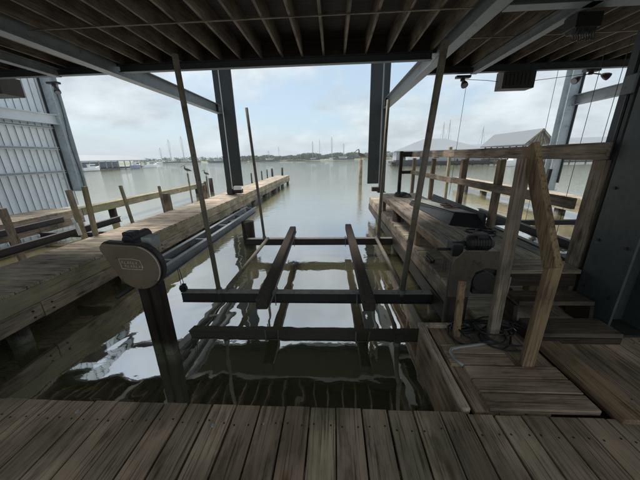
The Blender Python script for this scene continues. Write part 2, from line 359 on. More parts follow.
for i in range(nseg):
    for j in range(3): fs.append((i*4+j, (i+1)*4+j, (i+1)*4+j+1, i*4+j+1))
sb.add(vs, fs); tag(sb.build('far_shore', 'reed'), 'low marshy shoreline across the harbour', kind='structure')

# ------------------------------------------------------------------ decks
# foreground boardwalk
f = MB(); nl = MB()
x = -8.9
boards(f, -9.0, 0.795, -6.0, 1.24, 0.0, 'Y', bw=0.158, gap=0.010, ragged=0.004, nails=(nl, (1.12, 0.71, 0.30, -0.11)))
boards(f, 0.795, 9.0, -6.0, 1.225, 0.0, 'Y', bw=0.158, gap=0.010, ragged=0.004, nails=(nl, (1.10, 0.69, 0.28)))
bw_ = f.build('boardwalk', 'deckY', bevel=0.004)
tag(bw_, 'dark weathered plank boardwalk across the bottom of the picture', 'boardwalk', kind='structure')
nl.build('nail_head', 'black', bw_)
tag(bw_.children[0], 'small rusty nail heads', kind='stuff')
f = MB(); f.box(-9, 0.74, 1.10, 1.14, -0.32, -0.045); f.box(-9, 9, -6, -5.96, -0.32, -0.045); f.box(-9, 9, -2.4, -2.36, -0.32, -0.045)
f.build('rim_joist', 'darkX', bw_)
# right side deck beyond the hatch
f = MB(); nl = MB()
boards(f, 1.83, 9.0, 1.235, 2.46, 0.0, 'Y', bw=0.158, gap=0.008, ragged=0.006, nails=(nl, (1.35, 1.9)))
o = f.build('side_deck', 'deckY', bevel=0.003); tag(o, 'plank side deck under the steps and the near steel column', 'deck', kind='structure')
nl.build('nail_head', 'black', o); tag(o.children[0], kind='stuff')

def dock(name, label, x0, x1, y0, y1, inner, deckmat, upmat, lowmat, pile_dy=2.6, group=None, low=True, z=0.0):
    root = empty(name, ((x0+x1)/2, y0, ZW), label, 'dock', group)
    d = MB(); boards(d, x0, x1, y0, y1, z, 'X', bw=0.142, gap=0.014, ragged=0.012); d.build('deck_boards', deckmat, root)
    for sx in (x0, x1):
        s_ = 1 if sx == x1 else -1
        if sx == inner or True:
            u = MB(); yy = y0
            while yy < y1-0.05:
                ye = min(yy+4.9, y1); u.box(*(sorted((sx-s_*0.042, sx-s_*0.004))), yy+0.003, ye-0.003, z-0.262, z-0.042); yy = ye
            u.build('fascia_board', upmat, root, bevel=0.004)
        if low:
            u = MB(); yy = y0
            cuts = [y0, 2.87, 5.3, 7.7, 10.1, 12.6, 15.0, 17.6, 20.2, y1] if name == 'finger_dock' and y0 < 2 else None
            if cuts is None:
                cuts = [y0]
                while cuts[-1] < y1-2.6: cuts.append(cuts[-1]+2.45)
                cuts.append(y1)
            for a, c in zip(cuts[:-1], cuts[1:]): u.box(*(sorted((sx-s_*0.03, sx+s_*0.018))), a+0.006, c-0.006, z-0.476+jit(0.006), z-0.264+jit(0.002))
            u.build('lower_fascia_board', lowmat, root, bevel=0.005)
    e = MB(); e.box(x0+0.045, x1-0.045, y1-0.045, y1-0.006, z-0.26, z-0.04); e.build('end_board', upmat, root)
    yy = y0+0.6
    while yy < y1:
        k = MB(); k.box(x0+0.05, x1-0.05, yy-0.02, yy+0.02, z-0.24, z-0.04); k.build('joist', 'darkX', root); yy += 1.2
    yy = y0+1.4
    while yy < y1:
        for px in (x0+0.16, x1-0.16):
            p = MB(); p.tube([(px, yy, -3.2), (px, yy, z-0.05)], 0.11, 12); p.build('pile', 'darkZ', root, smooth=True)
        yy += pile_dy
    return root
dl = dock('finger_dock', 'long narrow plank dock left of the boat lift, running out to open water', -5.08, -3.92, 1.25, 23.6, -3.92, 'paleX', 'mossyY', 'greyY')
dr = dock('finger_dock', 'narrow plank dock right of the boat lift, partly under the work bench', 1.36, 2.6, 2.12, 10.1, 1.36, 'paleX', 'greyY', 'darkY')
d2 = dock('finger_dock', 'wide plank dock beyond the left slip, right in front of the sheet metal wall', -9.9, -8.6, 5.0, 8.4, -8.6, 'paleX', 'paleY', 'greyY')
d4 = dock('catwalk', 'narrow greenish catwalk over the water running out from the dock by the metal wall', -8.98, -8.6, 8.42, 17.3, -8.6, 'mossyX', 'mossyY', 'mossyY', pile_dy=3.4, low=False)
d3 = dock('finger_dock', 'low narrow dock far right, behind the railing at the right steel column', 8.15, 8.62, 6.0, 18.5, 8.15, 'paleX', 'mossyY', 'mossyY')

# end posts and poles beside the left dock
def post(name, p0, p1, w_, mat, label, cat, group=None, round_=False, lean=0):
    mb = MB()
    if round_: mb.tube([p0, p1], w_/2, 12)
    else: mb.beam(p0, p1, w_, w_, up=(0, 1, 0))
    o = mb.build(name, mat, smooth=round_, bevel=0 if round_ else 0.004); return tag(o, label, cat, group)
G_end = 'short posts along the far end of the left dock'
for (x, y, ln, lb) in ((-5.17, 16.6, 0.61, 'short dark dock post, nearest of those past the hanging lift pole'), (-5.10, 18.8, 0.62, 'short dock post, second of those past the hanging lift pole'),
                  (-5.15, 20.6, 0.64, 'short dock post in the middle of the row at the dock tip'), (-5.1, 22.2, 0.65, 'thicker short dock post just before the dock tip'),
                  (-4.5, 23.3, 0.66, 'outermost short post on the tip of the left dock')):
    wq = 0.17 if y > 22 else 0.09
    post('dock_post', (x, y, ZW-1), (x+jit(0.03), y, ln), wq, 'darkZ', lb, 'post', G_end, round_=True)
G_pole = 'thin leaning stakes beside the left dock'
post('mooring_stake', (-5.6, 8.4, -2), (-5.95, 8.75, 0.66), 0.07, 'greyZ', 'thin grey stake behind the left dock with a dark cap board below it', 'stake', G_pole)
post('mooring_stake', (-5.6, 7.0, -2), (-6.35, 7.6, 0.80), 0.07, 'mossyZ', 'thin stake leaning over the gap between the two left docks', 'stake', G_pole)
post('mooring_stake', (-5.2, 5.13, -1.6), (-5.12, 5.2, 1.02), 0.075, 'mossyZ', 'tall mossy stake leaning left by the left dock, right of a pair', 'stake', G_pole)
post('mooring_stake', (-5.45, 5.25, -1.6), (-5.7, 5.4, 0.93), 0.085, 'mossyZ', 'mossy stake of the leaning pair that carries the white fitting', 'stake', G_pole)
post('mooring_stake', (-7.05, 5.17, -1.6), (-6.85, 5.0, 0.62), 0.10, 'greyZ', 'grey stake at the left edge of the picture in front of the dock', 'stake', G_pole)
mb = MB(); mb.tube([(-5.53, 5.2, -0.02), (-5.56, 5.2, 0.25)], 0.035, 10); mb.tube([(-5.57, 5.2, 0.25), (-5.60, 5.2, 0.36)], 0.025, 10)
tag(mb.build('pipe_fitting', 'white', smooth=True), 'short white plastic pipe fixed to a leaning mossy stake', 'pipe')
# thick mossy support posts of the left dock outer side
for (x, y, z1, lb) in ((-5.25, 8.05, 0.5, 'square timber post rising at the outer edge of the left dock'), (-5.22, 10.4, 0.52, 'square timber post right of the perched birds')):
    post('dock_support', (x, y, -2.5), (x-0.04, y, z1), 0.16, 'greyZ', lb, 'post', 'square timber posts along the left dock')
# cluster pilings at end of dock 2
G_cl = 'piling cluster at the end of the mossy dock'
for (x, y, z1, lb) in ((-8.35, 17.0, 0.12, 'left dark piling of the pair at the end of the mossy dock'), (-8.15, 17.3, 0.30, 'right dark piling of the pair at the end of the mossy dock')):
    post('piling', (x, y, -3), (x, y, z1), 0.26, 'darkZ', lb, 'piling', G_cl, round_=True)
# mooring pile with pelican
post('mooring_pile', (2.17, 22.06, -3), (2.18, 22.0, 1.18), 0.30, 'greyZ', 'lone round mooring pile in open water, centre of the picture', 'pile', round_=True)
post('bird_pole', (-7.95, 14.26, -2.5), (-7.80, 14.0, 0.80), 0.09, 'greyZ', 'thin pole in the water under the left bird', 'pole', 'thin poles with birds on top', round_=True)
post('bird_pole', (-7.45, 15.3, -2.5), (-7.38, 15.2, 0.55), 0.09, 'greyZ', 'thin pole in the water under the right bird', 'pole', 'thin poles with birds on top', round_=True)
def bird(loc, rz, s, label, pale=True):
    root = empty('pelican', loc, label, 'bird', 'birds perched on posts')
    def skin(name, pts, rad, mat):
        me = bpy.data.meshes.new(name); me.from_pydata([Vector(p)*s for p in pts], [(i, i+1) for i in range(len(pts)-1)], [])
        o = bpy.data.objects.new(name, me); col.objects.link(o); o.parent = root; me.materials.append(M[mat])
        md = o.modifiers.new('skin', 'SKIN')
        for i, r_ in enumerate(rad): me.skin_vertices[0].data[i].radius = (r_[0]*s, r_[1]*s)
        me.skin_vertices[0].data[0].use_root = True
        sb2 = o.modifiers.new('sub', 'SUBSURF'); sb2.levels = 2; sb2.render_levels = 2; md.use_smooth_shade = True
        return o
    # one continuous body: tail, trunk, neck, head
    bo = skin('body', [(-0.46, 0, 0.22), (-0.30, 0, 0.27), (-0.12, 0, 0.34), (0.10, 0, 0.42), (0.20, 0, 0.52), (0.16, 0, 0.66), (0.20, 0, 0.78), (0.29, 0, 0.80)],
         [(0.05, 0.02), (0.09, 0.07), (0.155, 0.15), (0.14, 0.15), (0.075, 0.08), (0.042, 0.045), (0.05, 0.05), (0.04, 0.045)], 'pelican')
    skin('bill', [(0.30, 0, 0.79), (0.42, 0, 0.70), (0.56, 0, 0.60)], [(0.03, 0.04), (0.02, 0.035), (0.012, 0.012)], 'bill')
    for sy in (-1, 1):
        skin('wing', [(0.10, sy*0.14, 0.44), (-0.12, sy*0.17, 0.36), (-0.38, sy*0.08, 0.25)], [(0.03, 0.09), (0.035, 0.11), (0.02, 0.04)], 'pelican')
        g = MB(); lx = -0.02; 
        g.tube([Vector((lx, sy*0.06, 0.24))*s+Vector(loc), Vector((lx, sy*0.05, 0.02))*s+Vector(loc)], 0.016*s, 6)
        for a in (-0.5, 0, 0.5): g.tube([Vector((lx, sy*0.05, 0.015))*s+Vector(loc), Vector((lx+0.1*math.cos(a), sy*0.05+0.1*math.sin(a), 0.008))*s+Vector(loc)], 0.011*s, 5)
        g.build('leg', 'bill', root)
    g = MB(); g.ball(Vector((0.23, 0, 0.815))*s+Vector(loc), 0.052*s, (1.2, 0.9, 0.8)); g.build('crown', 'palebird', root, smooth=True)
    root.rotation_euler[2] = rz
    return root
bird((2.18, 22.0, 1.18), R(200), 1.0, 'brown pelican standing on the lone mooring pile in open water')
bird((-7.80, 14.0, 0.80), R(205), 0.52, 'upright dark bird on the left of the two thin poles')
bird((-7.38, 15.2, 0.55), R(170), 0.46, 'hunched small dark bird on the right thin pole')

# ------------------------------------------------------------------ boathouse
bh = empty('steel_boathouse', (0, 6, ZW), 'dark steel framed boathouse with exposed floor joists overhead', 'boathouse')
def column(x, y, z0, z1, mat='dsteel', w_=0.26, dep=0.30, label=None):
    mb = MB(); mb.ibeam((x, y, z0), (x, y, z1), w_, dep, 0.018, up=(0, 1, 0)); mb.box(x-w_/2-0.06, x+w_/2+0.06, y-dep/2-0.06, y+dep/2+0.06, z0-0.02, z0)
    o = mb.build('column', mat, bh); 
    if label: tag(o, label)
    return o
ROOFZ = 6.7
c2 = column(-4.50, 11.35, 0.02, ROOFZ, 'dsteel', 0.22); c3 = column(2.02, 11.35, 0.02, ROOFZ, 'dsteel', 0.22)
c1 = column(-11.38, 11.35, 0.30, ROOFZ, 'lightsteel', 0.36, 0.36); c4 = column(8.78, 11.35, 0.02, ROOFZ, 'lightsteel', 0.34, 0.34)
for (xx, dx) in ((-11.38, -0.20), (8.78, 0.19)):
    g = MB(); g.box(xx+dx-0.018, xx+dx+0.018, 11.10, 11.5, 0.3, ROOFZ-0.1); g.build('edge_angle', 'dsteel', c1 if xx < 0 else c4)
for (cc, s_) in ((c2, 1), (c3, -1)):   # hanging guard panel on the slip side
    xx = -4.50 if s_ == 1 else 2.02
    a0, a1 = sorted((xx+s_*0.165, xx+s_*0.62)); g = MB(); g.box(a0, a1, 11.18, 11.24, 0.38, ROOFZ-0.3); g.build('guard_panel', 'dsteel', cc, bevel=0.005)
    g = MB(); g.tube([(xx+s_*0.138, 11.2, 0.25), (xx+s_*0.138, 11.2, ROOFZ-0.4)], 0.018, 8); g.build('conduit', 'white' if s_ == 1 else 'hose', cc)
    g = MB(); g.box(xx-s_*0.1-0.05, xx+s_*0.45+0.05, 11.25, 11.5, 0.05, 0.22); g.build('base_block', 'darkX', cc, bevel=0.01)
g = MB(); g.box(-4.28, -3.94, 11.1, 11.16, 0.22, 0.36); g.build('bracket', 'white', c2)
# near columns (one visible beside the steps, its mirror stands left behind the view)
nc = MB(); nc.box(2.33, 2.352, 2.02, 2.37, 0.024, ROOFZ); nc.box(2.352, 2.62, 2.185, 2.205, 0.024, ROOFZ); nc.box(2.62, 2.642, 2.02, 2.37, 0.024, ROOFZ)
ncol = nc.build('column', 'nearsteel', bh, bevel=0.003); tag(ncol, 'wide dark green grey near column')
g = MB(); g.box(2.27, 2.70, 1.96, 2.43, 0.002, 0.022); g.build('base_plate', 'black', ncol)
g = MB(); g.box(2.38, 2.42, 2.375, 2.56, 0.02, 3.2); g.build('door_track', 'dsteel', ncol)
g = MB(); g.tube([(2.355, 2.40, 0.02), (2.355, 2.40, 3.1)], 0.017, 8); g.build('conduit', 'black', ncol, smooth=True)
g = MB(); g.tube([(2.355, 2.46, 0.02), (2.355, 2.46, 3.1)], 0.012, 8); g.build('conduit', 'black', ncol, smooth=True)
g = MB(); g.box(2.32, 2.378, 2.40, 2.50, 1.92, 2.06); g.build('switch_box', 'steel', ncol, bevel=0.006)
for (x, y) in ((-4.50, -3.5), (2.25, -3.5), (-11.38, 2.3), (-11.38, -6.5)):
    column(x, y, 0.02, ROOFZ, 'dsteel')
# girders running out to the columns
def girder(p0, p1, w_, h_, mat='steel', name='girder', kind='I'):
    mb = MB(); mb.ibeam(p0, p1, w_, h_, 0.018, kind=kind); return mb.build(name, mat, bh)
girder((-4.50, -6.5, 3.35), (-4.50, 11.17, 3.35), 0.20, 0.32)
girder((2.02, -6.5, 3.36), (2.02, 11.17, 3.36), 0.20, 0.32)
girder((8.9, -6.5, 3.28), (8.9, 11.17, 3.28), 0.20, 0.34)
girder((-11.38, -6.5, 3.17), (-11.38, 11.17, 3.17), 0.24, 0.36, 'sidinggirt')
girder((3.15, -2, 3.27), (3.15, 6.9, 3.27), 0.13, 0.16)
girder((-5.72, -2, 3.27), (-5.72, 5.95, 3.27), 0.14, 0.16)
girder((2.13, 4.05, 3.27), (6.6, 4.05, 3.27), 0.16, 0.16)
# eave beam in segments between girders
for (x0, x1, y) in ((-11.2, -4.61, 6.03), (-4.39, 1.91, 6.0), (2.13, 8.79, 6.98)):
    mb = MB(); mb.ibeam((x0, y, 3.308), (x1, y, 3.308), 0.12, 0.136, 0.012); mb.build('eave_beam', 'dsteel', bh)
# joists
xj = -2.655-0.412*20
while xj < 8.8:
    if all(abs(xj-g_) > 0.13 for g_ in (-4.5, 2.02)):
        ye = 6.05 if xj < 2.05 else 7.0
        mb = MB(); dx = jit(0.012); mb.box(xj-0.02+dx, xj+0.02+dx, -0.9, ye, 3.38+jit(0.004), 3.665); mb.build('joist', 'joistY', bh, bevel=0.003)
    xj += 0.412
for (x0, x1, y) in ((-11, 2.05, 6.075), (2.05, 8.8, 7.025)):
    mb = MB(); mb.box(x0, x1, y-0.02, y+0.02, 3.38, 3.70); mb.build('rim_board', 'darkX', bh)
for (x0, x1, y) in ((-8.2, 1.9, 4.4), (2.2, 8.7, 5.4), (-8.2, 1.9, 2.2)):
    mb = MB(); mb.box(x0, x1, y-0.012, y+0.012, 3.362, 3.372); mb.build('bridging_strap', 'joistX', bh)
mb = MB(); 
yy = -0.9
while yy < 6.0: mb.box(-11, 2.05, yy+0.003, min(yy+0.6, 6.05)-0.003, 3.67, 3.692); yy += 0.6
yy = -0.9
while yy < 6.9: mb.box(2.06, 8.8, yy+0.003, min(yy+0.6, 7.0)-0.003, 3.67, 3.692); yy += 0.6
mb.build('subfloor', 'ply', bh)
# front strip of an unseen high roof, cut to darken the water's reflection
mb = MB(); mb.box(-8.0, 9.6, 8.7, 11.7, ROOFZ, ROOFZ+0.06)
mb.build('reflection_roof_strip', 'soffit', bh)
mb = MB(); mb.ibeam((-11.3, 11.35, ROOFZ-0.17), (9.6, 11.35, ROOFZ-0.17), 0.2, 0.3); mb.build('roof_beam', 'dsteel', bh)
# sheet siding on the left with ribs and girts
pts = []; y = -6.5; 
while y < 11.15:
    pts += [(y, -11.62), (y+0.20, -11.62), (y+0.213, -11.585), (y+0.237, -11.585)]; y += 0.25
mb = MB(); n = len(pts); z0, z1 = -0.35, ROOFZ
vs = [(x_, y_, z) for z in (z0, z1) for (y_, x_) in pts]; mb.add(vs, [(i, i+1, n+i+1, n+i) for i in range(n-1)])
sm = MB(); y = -6.5
while y < 11.1: sm.box(-11.583, -11.577, y+0.213, y+0.237, -0.35, ROOFZ); y += 0.25  # thin darker strip along each rib crown
so = mb.build('siding', 'siding', bh); sj = sm.build('rib_strip', 'steel', so); sj['kind'] = 'stuff'; md = so.modifiers.new('solid', 'SOLIDIFY'); md.thickness = 0.004
for z in (1.13, 2.05, 2.85): 
    mb = MB(); mb.ibeam((-11.50, -6.5, z), (-11.50, 11.0, z), 0.15, 0.10 if z < 2.8 else 0.07, 0.012, kind='C'); mb.build('girt', 'sidinggirt', bh)
# back wall and dark interior partition behind the near column
mb = MB(); mb.box(2.66, 6.5, 2.40, 2.48, 0.30, 3.36); mb.build('partition', 'dsteel', bh)

# hanging boxes, lamps, wires
mb = MB(); mb.box(3.9, 4.62, 7.04, 7.34, 2.91, 3.30); o = mb.build('ceiling_heater', 'heater', bevel=0.01); tag(o, 'dark brown ventilation box hanging under the right ceiling edge', 'box')
g = MB(); 
for i in range(7): g.box(3.97+i*0.085, 4.0+i*0.085, 7.03, 7.045, 2.98, 3.24)
g.build('grille', 'black', o)
mb = MB(); mb.box(-8.7, -7.86, 6.6, 7.1, 3.09, 3.50); o = mb.build('ceiling_heater', 'heater', bevel=0.01); tag(o, 'dark box hanging at the left edge in front of the sheet wall', 'box')
g = MB(); 
for i in range(7): g.box(-8.62+i*0.1, -8.58+i*0.1, 6.588, 6.605, 3.15, 3.44)
g.build('grille', 'black', o)
def floodlight(x, y, z, heads, label):
    root = empty('floodlight', (x, y, z), label, 'floodlight', 'floodlights under the ceiling edge')
    g = MB(); g.box(x-0.16, x+0.16, y-0.06, y+0.06, z-0.03, z+0.02); g.tube([(x, y, z-0.09), (x, y, z)], 0.05, 10); g.build('mount', 'black', root)
    for (dx, dy, dz) in heads:
        c = Vector((x+dx, y+dy, z+dz)); d = Vector((dx, dy-0.05, dz)).normalized()
        a = MB(); a.tube([(x+dx*0.2, y, z-0.07), c-d*0.02], 0.013, 6); a.tube([c, c+d*0.04, c+d*0.10, c+d*0.155], [0.028, 0.05, 0.072, 0.075], 14)
        h = a.build('lamp_head', 'black', root, smooth=True)
        l_ = MB(); l_.tube([c+d*0.15, c+d*0.16], 0.062, 14); l_.build('lens', 'lens', h)
floodlight(5.85, 7.1, 3.24, ((-0.22, 0, -0.14), (0.24, 0, -0.10)), 'twin head floodlight right of the right steel column top')
floodlight(3.02, 7.1, 3.20, ((0.0, -0.04, -0.10),), 'single head floodlight left of the hanging box')
floodlight(-7.80, 7.9, 3.62, ((0.05, 0, -0.12),), 'small floodlight beside the left steel column top')
def wire(pts, r_, label, cat='wire', group='thin wires hanging under the boathouse', mat='cable', name='hanging_wire'):
    mb = MB(); mb.tube(pts, r_, 5); return tag(mb.build(name, mat), label, cat, group)
wire([(3.12, 7.1, 3.10), (3.05, 7.1, 0.45)], 0.005, 'thin wire hanging below the single floodlight')
wire([(5.12, 7.1, 3.30), (5.14, 7.1, -0.6)], 0.005, 'thin wire hanging just left of the right steel column')
wire([(4.75, 5.6, 3.30), (4.75, 5.6, -0.6)], 0.005, 'thin wire crossing the right girder, left of the two there')
wire([(4.95, 5.4, 3.30), (4.95, 5.4, -0.6)], 0.005, 'thin wire crossing the right girder, right of the two there')
wire([(3.05, 7.12, 3.15), (3.6, 7.12, 3.11), (4.3, 7.4, 3.09), (5.2, 7.12, 3.12), (5.75, 7.12, 3.17)], 0.006, 'slack electric cord strung between the floodlights behind the box', 'cord', name='electric_cord')
# chain at left
mb = MB(); z = 3.62
for i in range(30):
    a = i*0.1; xx = -7.80+0.03*math.sin(i*0.3); zz = 3.5-i*0.095; k = (i % 2)*math.pi/2
    ring = [Vector((xx+math.cos(k)*0.014*math.cos(q*math.pi/4), 7.9+math.sin(k)*0.014*math.cos(q*math.pi/4), zz+0.05*math.sin(q*math.pi/4))) for q in range(9)]
    mb.tube(ring, 0.007, 5, caps=False)
tag(mb.build('hanging_chain', 'cable'), 'thin chain hanging beside the left steel column', 'chain')
# hoist hanging under the right ceiling
root = empty('chain_hoist', (3.28, 4.3, 3.0), 'black chain hoist hanging under the right ceiling girders', 'hoist')
g = MB(); g.box(3.12, 3.44, 4.2, 4.42, 3.02, 3.185); g.tube([(3.14, 4.31, 3.06), (3.42, 4.31, 3.06)], 0.10, 14); g.build('housing', 'black', root, bevel=0.01)
for i in range(9):
    g = MB(); x = 3.15+0.032*i; zz = 3.0-0.02*random.random(); g.tube([(x, 4.25+jit(0.05), 3.04), (x+0.005, 4.25, zz-0.05), (x+0.02, 4.25, zz-0.08), (x+0.01, 4.25, zz-0.11)], 0.008, 6)
    g.build('chain', 'cable', root)

# ------------------------------------------------------------------ boat lift
bl = empty('boat_lift', (-0.3, 4.5, ZW), 'empty boat lift cradle hanging over the slip between the two docks', 'boat lift')
CT, CB = -0.33, -0.475
def cradle_beam(x0, x1, y):
    mb = MB(); mb.ibeam((x0, y, (CT+CB)/2), (x1, y, (CT+CB)/2), 0.13, CT-CB, 0.016)
    mb.box(x0, x1, y-0.058, y-0.040, CB+0.02, CT-0.02)
    o = mb.build('cradle_beam', 'cradle', bl, bevel=0.002)
    f_ = MB(); f_.box(x0+0.01, x1-0.01, y-0.060, y+0.060, CT+0.002, CT+0.008); f_.build('flange_top', 'flange', o)
    return o
cb1 = cradle_beam(-2.20, 1.50, 3.30); cb2 = cradle_beam(-2.09, 1.56, 5.85)
# bunks
for (p0, p1) in (((-0.905, 2.80), (-1.035, 6.35)), ((0.425, 2.78), (0.365, 6.55))):
    mb = MB(); mb.beam((p0[0], p0[1], -0.235), (p1[0], p1[1], -0.235), 0.15, 0.15); o = mb.build('bunk', 'carpet', bl, bevel=0.02)
    e = MB()
    for f_ in (0.1, 0.85):
        q = Vector((p0[0]+(p1[0]-p0[0])*f_+0.078, p0[1]+(p1[1]-p0[1])*f_, -0.30)); e.box(q.x, q.x+0.008, q.y-0.04, q.y+0.04, q.z-0.02, q.z+0.06)
    e.build('bracket', 'galv', o)
    e = MB(); e.beam((p0[0]+0.083, p0[1]+0.02, -0.298), (p1[0]+0.083, p1[1]-0.02, -0.298), 0.012, 0.02); e.build('edge_strip', 'flange', o)
# tie pipes
for x in (-1.55, 0.965):
    mb = MB(); mb.tube([(x, 3.37, -0.30), (x, 5.78, -0.30)], 0.035, 12); mb.build('tie_pipe', 'pole', bl, smooth=True)
# guide poles
for (p0, p1, r_) in (((-1.645, 3.26, CB+0.12), (-1.70, 3.2, 2.58), 0.032), ((-1.64, 5.82, CB+0.12), (-1.765, 5.8, 2.48), 0.030), ((0.925, 3.26, CB+0.12), (1.14, 3.2, 2.59), 0.038), ((1.02, 5.82, CB+0.12), (1.085, 5.8, 2.54), 0.034)):
    mb = MB(); mb.tube([p0, p1], r_, 14); o = mb.build('guide_pole', 'pole', bl, smooth=True)
    q = MB(); q.tube([(p0[0], p0[1], CT+0.01), (p0[0], p0[1], CT+0.07)], r_+0.014, 12); q.build('socket', 'galv', o)
# cable beams
for (x, y0_) in ((-2.27, 2.62), (-2.55, 3.35)):
    mb = MB(); mb.ibeam((x, y0_, 0.075), (x, 7.45, 0.075), 0.07, 0.15, 0.012, kind='C'); mb.build('cable_beam', 'galv', bl, bevel=0.002)
for y in (3.4, 4.4, 5.4, 6.4, 7.35):
    mb = MB(); mb.box(-2.51, -2.31, y-0.02, y+0.02, 0.03, 0.13); mb.build('spacer', 'galv', bl)
mb = MB(); mb.tube([(-2.41, 2.45, 0.06), (-2.41, 7.3, 0.06)], 0.024, 10); mb.build('drive_shaft', 'black', bl, smooth=True)
for (y, x) in ((3.32, -2.41), (5.9, -2.41)):
    mb = MB(); mb.tube([(x, y-0.09, 0.06), (x, y+0.09, 0.06)], 0.055, 14); mb.build('cable_drum', 'cable', bl)
for x in (1.62, 1.86):
    mb = MB(); mb.ibeam((x, 2.75, 0.20), (x, 7.4, 0.20), 0.07, 0.15, 0.012, kind='C'); mb.build('cable_beam', 'galv', bl)
mb = MB(); mb.tube([(1.74, 2.4, 0.2), (1.74, 7.3, 0.2)], 0.024, 10); mb.build('drive_shaft', 'black', bl)
# lifting cables & pulleys
for (x, y, zt) in ((-2.19, 3.30, 0.05), (-2.10, 5.85, 0.05), (1.49, 3.30, 0.2), (1.55, 5.85, 0.2)):
    g = MB(); g.tube([(x-0.025, y, CT+0.06), (x-0.03, y, zt)], 0.005, 6); g.tube([(x+0.025, y, CT+0.06), (x-0.01, y, zt)], 0.005, 6); g.build('lift_cable', 'cable', bl)
    g = MB(); g.tube([(x, y-0.02, CT+0.05), (x, y+0.02, CT+0.05)], 0.055, 14); g.box(x-0.03, x+0.03, y-0.035, y-0.025, CT, CT+0.11); g.box(x-0.03, x+0.03, y+0.025, y+0.035, CT, CT+0.11); g.build('pulley', 'black', bl)
# left gear cover
def hull_circles(c1, r1, c2, r2, n=40):
    pts = []
    for k in range(n):
        a = 2*math.pi*k/n; d = Vector((math.cos(a), math.sin(a)))
        pts.append(Vector(c1)+d*r1); pts.append(Vector(c2)+d*r2)
    pts = sorted(set((round(p.x, 5), round(p.y, 5)) for p in pts))
    def half(ps):
        h = []
        for p in ps:
            while len(h) > 1 and (h[-1][0]-h[-2][0])*(p[1]-h[-2][1])-(h[-1][1]-h[-2][1])*(p[0]-h[-2][0]) <= 0: h.pop()
            h.append(p)
        return h
    lo, up = half(pts), half(pts[::-1]); return lo[:-1]+up[:-1]
def gear_cover(c1, r1, c2, r2, y):
    mb = MB(); mb.prism(hull_circles(c1, r1+0.012, c2, r2+0.012), 'Y', y+0.02, y+0.085); ob = mb.build('gear_box', 'black', bl, bevel=0.006)
    mb = MB(); mb.prism(hull_circles(c1, r1, c2, r2), 'Y', y-0.012, y+0.019); o = mb.build('gear_cover', 'cover', bl, bevel=0.012)
    return o
gc = gear_cover((-2.235, 0.685), 0.055, (-1.955, 0.485), 0.235, 2.30)
# raised worn rim on right side
mb = MB(); arc = [(-1.955+0.232*math.cos(R(a)), 2.289, 0.485+0.232*math.sin(R(a))) for a in range(-35, 75, 6)]; mb.tube(arc, 0.006, 6); mb.build('worn_rim', 'coverlip', gc)
# raised badge: frame and two slanted lines of illegible raised lettering
bd = MB(); fy = 2.286
def stroke(a, c, r_=0.0032): bd.tube([(a[0], fy, a[1]), (c[0], fy, c[1])], r_, 5)
fr = [(-2.115, 0.585), (-1.985, 0.583), (-1.905, 0.565), (-1.89, 0.50), (-1.90, 0.468), (-2.03, 0.475), (-2.105, 0.483), (-2.115, 0.585)]
for a, c in zip(fr[:-1], fr[1:]): stroke(a, c)
random.seed(11)
for (zz, x0, nn, h_) in ((0.548, -2.095, 6, 0.024), (0.508, -2.07, 7, 0.022)):
    for i in range(nn):
        xx = x0+i*0.028; zc = zz-0.05*(i*0.028); p = [(xx, zc-h_/2), (xx+0.006, zc+h_/2), (xx+0.018, zc+h_/2-0.002), (xx+0.014, zc), (xx+0.016, zc-h_/2)]
        k = i % 3
        if k == 0: stroke(p[0], p[1], .0025); stroke(p[1], p[2], .0025); stroke(p[3], p[4], .0025)
        elif k == 1: stroke(p[0], p[1], .0025); stroke(p[0], p[4], .0025)
        else: stroke(p[1], p[4], .0025); stroke(p[0], p[2], .0025)
bd.build('raised_badge', 'coverlip', gc)
# left motor on top
mb = MB(); mb.box(-2.14, -2.03, 2.42, 2.54, 0.66, 0.815); mb.tube([(-2.08, 2.40, 0.73), (-2.08, 2.70, 0.73)], 0.062, 14); mb.build('motor', 'black', bl, bevel=0.012)
mb = MB(); mb.box(-1.97, -1.86, 2.44, 2.58, 0.62, 0.755); mb.build('junction_box', 'slab', bl, bevel=0.01)
mb = MB(); mb.box(-2.28, -1.90, 2.42, 2.60, 0.245, 0.30); mb.box(-2.10, -2.02, 2.42, 2.5, 0.30, 0.64); mb.build('motor_mount', 'cradle', bl)
# right motor plate (weathered trapezoid cover) and motor
pl = MB(); pl.prism([(1.05, 0.24), (1.045, 0.56), (1.06, 0.60), (1.12, 0.67), (1.15, 0.685), (1.44, 0.685), (1.48, 0.672), (1.525, 0.62), (1.535, 0.58), (1.53, 0.49), (1.47, 0.475), (1.42, 0.52), (1.34, 0.53), (1.26, 0.49), (1.235, 0.42), (1.235, 0.24)], 'Y', 2.19, 2.205)
pp = pl.build('motor_plate', 'plate', bl, bevel=0.003)
g = MB(); g.box(1.27, 1.52, 2.215, 2.33, 0.26, 0.50); g.tube([(1.34, 2.18, 0.40), (1.34, 2.33, 0.40)], 0.10, 16); g.tube([(1.47, 2.18, 0.43), (1.47, 2.33, 0.43)], 0.055, 14); g.build('gear_box', 'black', bl, bevel=0.008)
g = MB(); g.tube([(1.16, 2.5, 0.65), (1.28, 2.5, 0.66)], 0.025, 10); g.tube([(1.28, 2.5, 0.665), (1.30, 2.5, 0.665), (1.50, 2.5, 0.665), (1.54, 2.5, 0.665)], [0.05, 0.075, 0.075, 0.05], 18); g.box(1.37, 1.47, 2.45, 2.55, 0.725, 0.765)
for i in range(8): g.tube([(1.31+i*0.026, 2.5, 0.665), (1.313+i*0.026, 2.5, 0.665)], 0.079, 18)
g.build('motor', 'black', bl, bevel=0.002)
